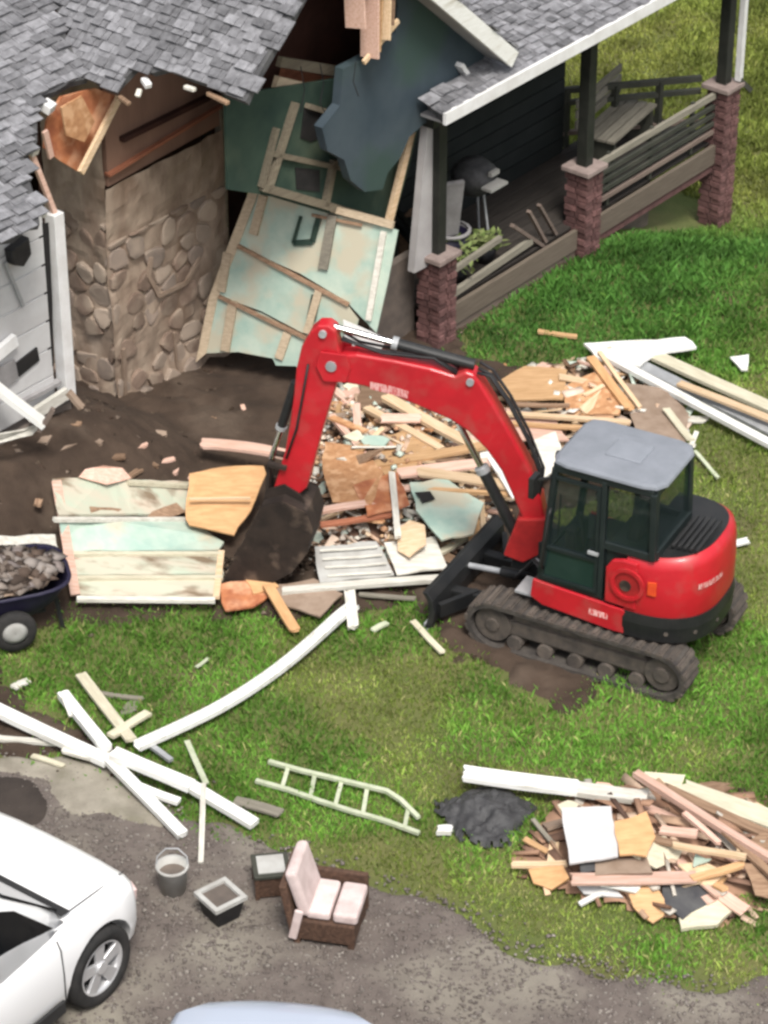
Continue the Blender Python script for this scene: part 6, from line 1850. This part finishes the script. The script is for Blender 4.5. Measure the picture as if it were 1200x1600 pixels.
def car(root, paint, W, stations, roof, z_sill, axles, wr, glassy=True):
    """stations: (x, half width at belt, z bottom, z belt/shoulder, z top centre); roof: greenhouse sections (x, half width low, z low, half width top, z top)"""
    rings = []
    for (x, hw, zb_, zs, zt) in stations:
        half = [(hw * .80, zb_), (hw * .96, zb_ + .05), (hw, zb_ + .20), (hw * 1.0, zb_ + (zs - zb_) * .62), (hw * .985, zs - .07), (hw * .945, zs - .015), (hw * .86, zs + (zt - zs) * .45), (hw * .55, zs + (zt - zs) * .85), (hw * .2, zt)]
        rings.append([(x, y, z) for y, z in half] + [(x, -y, z) for y, z in reversed(half)])
    mb = MB(); mb.loft(rings)
    body = build(mb, 'body', paint, root, smooth=False)
    arch_cut(body, [(ax, s * W / 2, wr + .01, wr * 1.13, .50) for ax in axles for s in (-1, 1)])
    md = body.modifiers.new('bevel', 'BEVEL'); md.width = .02; md.segments = 2; md.limit_method = 'ANGLE'; md.angle_limit = R(50)
    try:
        for p in body.data.polygons: p.use_smooth = True
        es = body.modifiers.new('smooth', 'WEIGHTED_NORMAL')
    except Exception:
        pass
    for ax in axles:
        for s in (-1, 1):
            wheel(root, ax, s * (W / 2 - .115), wr, wr, s)
            mb = MB(); mb.cyl((ax, s * (W / 2 - .36), wr + .01), (ax, s * (W / 2 - .345), wr + .01), wr * 1.2, n=28); build(mb, 'wheel_liner', 'car_trim', root)
    # greenhouse
    rings = []
    for (x, hl, zl, ht, ztp) in roof:
        half = [(hl, zl), (ht + (hl - ht) * .12, ztp - .06), (ht * .93, ztp - .012), (ht * .5, ztp + .012)]
        rings.append([(x, y, z) for y, z in half] + [(x, -y, z) for y, z in reversed(half)])
    return body, rings


sv_heading = R(54)
fwc = T(158, 1512, 0.355)
Ws = 1.78
lx_, ly_ = 1.42, -(Ws / 2 - .03)
sx0 = fwc[0] - (lx_ * math.cos(sv_heading) - ly_ * math.sin(sv_heading))
sy0 = fwc[1] - (lx_ * math.sin(sv_heading) + ly_ * math.cos(sv_heading))
suv = thing('white_suv', 'white sport utility vehicle cut off by the lower left corner', 'car', (sx0, sy0, float(gz(fwc[0], fwc[1])) + .012), sv_heading)
st_ = [(2.02, .54, .36, .60, .66), (2.00, .68, .32, .70, .76), (1.96, .77, .29, .78, .835), (1.88, .83, .27, .83, .88), (1.70, .87, .26, .865, .91), (1.25, .89, .26, .90, .955), (.95, .89, .26, .91, .98), (.3, .89, .26, .92, .97), (-.8, .89, .26, .93, .97), (-1.8, .88, .28, .93, .97), (-2.2, .84, .32, .92, .94), (-2.34, .74, .36, .86, .88)]
rf_ = [(1.16, .76, .93, .72, 1.00), (.95, .80, .93, .75, 1.21), (.62, .82, .93, .73, 1.50), (.40, .83, .93, .72, 1.62), (.0, .83, .93, .71, 1.68), (-1.2, .83, .93, .70, 1.67), (-1.9, .82, .93, .69, 1.60), (-2.12, .81, .93, .60, 1.42), (-2.28, .79, .92, .68, 1.02)]
body, rg = car(suv, 'car_white', Ws, st_, rf_, .3, (1.42, -1.40), .345)
mb = MB(); mb.loft(rg); build(mb, 'cabin', 'car_white', suv, smooth=True)
# windows set 4 mm proud of the cabin
def side_q(x, zf, s, off=.006):
    """point on the cabin side at station x and height fraction zf"""
    for (a, b2) in zip(rf_[:-1], rf_[1:]):
        if b2[0] <= x <= a[0]:
            t = (a[0] - x) / (a[0] - b2[0]); e = [a[i] + (b2[i] - a[i]) * t for i in range(5)]
            y = e[1] + (e[3] + (e[1] - e[3]) * .12 - e[1]) * zf
            z = e[2] + (e[4] - .06 - e[2]) * zf
            return (x, s * (y + off), z)
for s in (-1, 1):
    for (x0, x1, xt0, xt1, lo) in ((1.06, -.10, .66, -.08, .36), (-.18, -1.10, -.18, -1.08, .36), (-1.18, -1.95, -1.18, -1.9, .36)):
        n_ = 6
        botp = [side_q(x0 + (x1 - x0) * k / n_, lo, s) for k in range(n_ + 1)]
        topp = [side_q(xt0 + (xt1 - xt0) * k / n_, .97, s) for k in range(n_ + 1)]
        if x0 > .5: botp[0] = side_q(1.02, .36, s)
        mb = MB(); mb.prism(botp + topp[::-1], (0, s * .004, 0)); build(mb, 'side_window', 'car_glass', suv)
    for dx_ in (.98, -.14, -1.14):
        mb = MB(); mb.tube([(dx_, s * .893, .34), (dx_, s * .894, .60), (dx_, s * .88, .84), (dx_, s * .845, .915)], .006, 5); build(mb, 'door_seam', 'car_trim', suv)
    for dx_ in (.05, -.95):
        mb = MB(); mb.box((dx_, s * .895, .80), (.17, .03, .03)); build(mb, 'door_handle', 'car_white', suv, bevel=.008)
    mb = MB(); mb.tube([(1.96, s * .66, .835), (1.6, s * .70, .905), (1.22, s * .72, .955)], .005, 5); build(mb, 'hood_seam', 'car_trim', suv)
    mb = MB(); mb.tube([(.0, s * .60, 1.68), (-.1, s * .61, 1.73), (-1.7, s * .61, 1.73), (-1.85, s * .60, 1.62)], .018, 8); build(mb, 'roof_rack_rail', 'car_trim', suv, smooth=True)
    mb = MB(); mb.prism([(1.95, s * .74, .58), (2.00, s * .62, .58), (1.985, s * .66, .72), (1.93, s * .77, .72)], (0.03, s * .02, 0)); build(mb, 'headlight', 'tail_lamp', suv, bevel=.01)
    mb = MB(); mb.box((0, s * .905, .33), (1.9, .03, .12)); build(mb, 'side_sill', 'car_trim', suv, bevel=.01)
mb = MB(); mb.prism([(1.145, .70, 1.02), (1.145, -.70, 1.02), (.63, -.67, 1.505), (.63, .67, 1.505)], (.012, 0, .012)); build(mb, 'windshield', 'car_glass', suv)
mb = MB(); mb.prism([(1.25, .74, .965), (1.25, -.74, .965), (1.15, -.74, .985), (1.15, .74, .985)], (0, 0, .012)); build(mb, 'cowl', 'car_trim', suv)
mb = MB(); mb.prism([(2.015, .46, .44), (2.015, -.46, .44), (2.01, -.48, .60), (2.01, .48, .60)], (.02, 0, 0)); build(mb, 'grille', 'car_trim', suv)
mb = MB(); mb.box((1.92, 0, .42), (.19, 1.52, .24)); build(mb, 'front_bumper', 'car_white', suv, bevel=.08, seg=4)

s2h = R(84)
cc = G(420, 1566, 0.74)
sc_ = thing('silver_car', 'silver blue car of which only the front edge of the hood shows at the bottom', 'car', (cc[0] - 2.16 * math.cos(s2h) + .10, cc[1] - 2.19 * math.sin(s2h), float(gz(cc[0], cc[1])) + .012), s2h)
W2 = 1.76
st2 = [(2.24, .26, .40, .62, .66), (2.20, .44, .34, .68, .73), (2.10, .62, .30, .74, .80), (1.9, .78, .25, .84, .90), (1.3, .88, .24, .90, .97), (.9, .88, .24, .92, .98), (0, .88, .24, .94, .97), (-1.2, .88, .24, .95, .98), (-1.9, .84, .26, .94, .97), (-2.15, .72, .32, .88, .92), (-2.22, .55, .38, .78, .82)]
rf2 = [(.95, .74, .92, .72, .98), (.6, .78, .92, .68, 1.22), (.25, .79, .92, .62, 1.385), (-.05, .80, .92, .61, 1.425), (-.45, .80, .92, .61, 1.43), (-.85, .79, .92, .60, 1.395), (-1.2, .76, .92, .60, 1.25), (-1.55, .70, .92, .66, .99)]
rf_ = rf2
b_, rg2 = car(sc_, 'car_silver', W2, st2, rf2, .3, (1.35, -1.32), .32)
mb = MB(); mb.loft(rg2); build(mb, 'cabin', 'car_silver', sc_, smooth=True)
for s in (-1, 1):
    for (x0, x1, xt0, xt1) in ((.68, -.20, .22, -.20), (-.28, -1.15, -.28, -.95)):
        botp = [side_q(x0 + (x1 - x0) * k / 5, .08, s) for k in range(6)]; topp = [side_q(xt0 + (xt1 - xt0) * k / 5, .9, s) for k in range(6)]
        mb = MB(); mb.prism(botp + topp[::-1], (0, s * .004, 0)); build(mb, 'side_window', 'car_glass', sc_)

# ------------------------------------------------------------------ grass
def grass(name, n, poly_view, seed, lab):
    r = np.random.default_rng(seed)
    # sample evenly over the picture so that density follows what is seen
    y = r.uniform(-9.4, 18, n); x = r.uniform(-1, 1, n) * (4.9 + 0.18 * (y + 9.4))
    keep = np.ones(n, bool)
    jx, jy = 0.2 * (vnoise(x, y, .25, 21) - .5) * 2 + r.normal(0, .11, n), 0.2 * (vnoise(x, y, .25, 23) - .5) * 2 + r.normal(0, .11, n)
    keep &= ~inpoly(x + jx, y + jy, DRIVE)
    soil = inpoly(x + jx, y + jy, SOIL)
    keep &= ~(soil & (r.uniform(0, 1, n) > 0.05 * (vnoise(x, y, .5, 44) > .6)))
    u = (x - HO[0]) * HU[0] + (y - HO[1]) * HU[1]; v = (x - HO[0]) * HV[0] + (y - HO[1]) * HV[1]
    keep &= ~((u > -9) & (u < 5.9) & (v > -.05) & (v < 6))
    worn = vnoise(x, y, .9, 45) * .6 + vnoise(x, y, .3, 46) * .4
    ex_d = np.hypot(x - 2.0, y + 2.6)
    dens = np.clip(1.35 - 1.3 * np.clip(worn - .35, 0, 1) - .6 * sst(1.5, .5, ex_d), .08, 1)
    keep &= r.uniform(0, 1, n) < dens
    x, y, u, v = x[keep], y[keep], u[keep], v[keep]
    n = len(x)
    z = gz(x, y)
    far = sst(-6, 14, y)
    lush = sst(.35, .65, vnoise(x, y, 1.6, 47) * .6 + vnoise(x, y, .5, 48) * .4)
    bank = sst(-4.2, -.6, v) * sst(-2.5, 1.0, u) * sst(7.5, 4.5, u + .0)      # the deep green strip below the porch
    tuft = (vnoise(x, y, .16, 49) > .74) & (r.uniform(0, 1, n) < .5)
    h = np.where(tuft, r.uniform(.05, .085, n), r.uniform(.02, .055, n)) * (.8 + .5 * lush + .4 * bank) * (1 + .4 * far)
    wd = r.uniform(.004, .009, n) * (1 + .9 * far)
    a = r.uniform(0, 6.283, n)
    lean = r.uniform(.15, 1.0, n) * h; la = r.uniform(0, 6.283, n)
    dx, dy = np.cos(a) * wd, np.sin(a) * wd
    tx, ty = np.cos(la) * lean, np.sin(la) * lean
    co = np.empty((n, 4, 3))
    co[:, 0] = np.stack([x - dx, y - dy, z - .004], 1)
    co[:, 1] = np.stack([x + dx, y + dy, z - .004], 1)
    co[:, 2] = np.stack([x + dx * .6 + tx * .45, y + dy * .6 + ty * .45, z + h * .7], 1)
    co[:, 3] = np.stack([x + tx, y + ty, z + h], 1)
    tri = np.array([[0, 1, 2], [0, 2, 3]])
    f = (tri[None] + 4 * np.arange(n)[:, None, None]).reshape(-1, 3)
    o = raw_mesh(name, co.reshape(-1, 3), f, 3, 'grass_blade')
    # colour of each blade: fresh green, olive, straw
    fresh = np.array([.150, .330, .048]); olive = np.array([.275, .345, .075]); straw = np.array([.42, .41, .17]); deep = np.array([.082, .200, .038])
    k = np.clip(lush + r.normal(0, .18, n), 0, 1)[:, None]
    c = fresh * k + olive * (1 - k)
    st = (r.uniform(0, 1, n) < .04 + .12 * (1 - k[:, 0]))[:, None]
    c = np.where(st, straw, c)
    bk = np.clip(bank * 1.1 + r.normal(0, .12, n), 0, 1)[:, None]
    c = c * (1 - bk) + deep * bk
    yel = (sst(5.2, 7.5, u) * sst(-3, 1, v) + sst(6, 10, y))[:, None].clip(0, 1) * .8
    c = c * (1 - yel) + np.array([.22, .235, .055]) * yel
    c = c * r.uniform(.65, 1.35, (n, 1)) * (.72 + .5 * sst(.3, .7, vnoise(x, y, .45, 52))[:, None])
    ca = o.data.color_attributes.new('tint', 'FLOAT_COLOR', 'POINT')
    rgba = np.ones((n, 4, 4), np.float32); rgba[:, :, :3] = c[:, None, :]
    ca.data.foreach_set('color', rgba.ravel())
    return tag(o, lab, kind='stuff')


grass('grass', 820000, None, 101, 'short patchy lawn grass, olive to deep green')
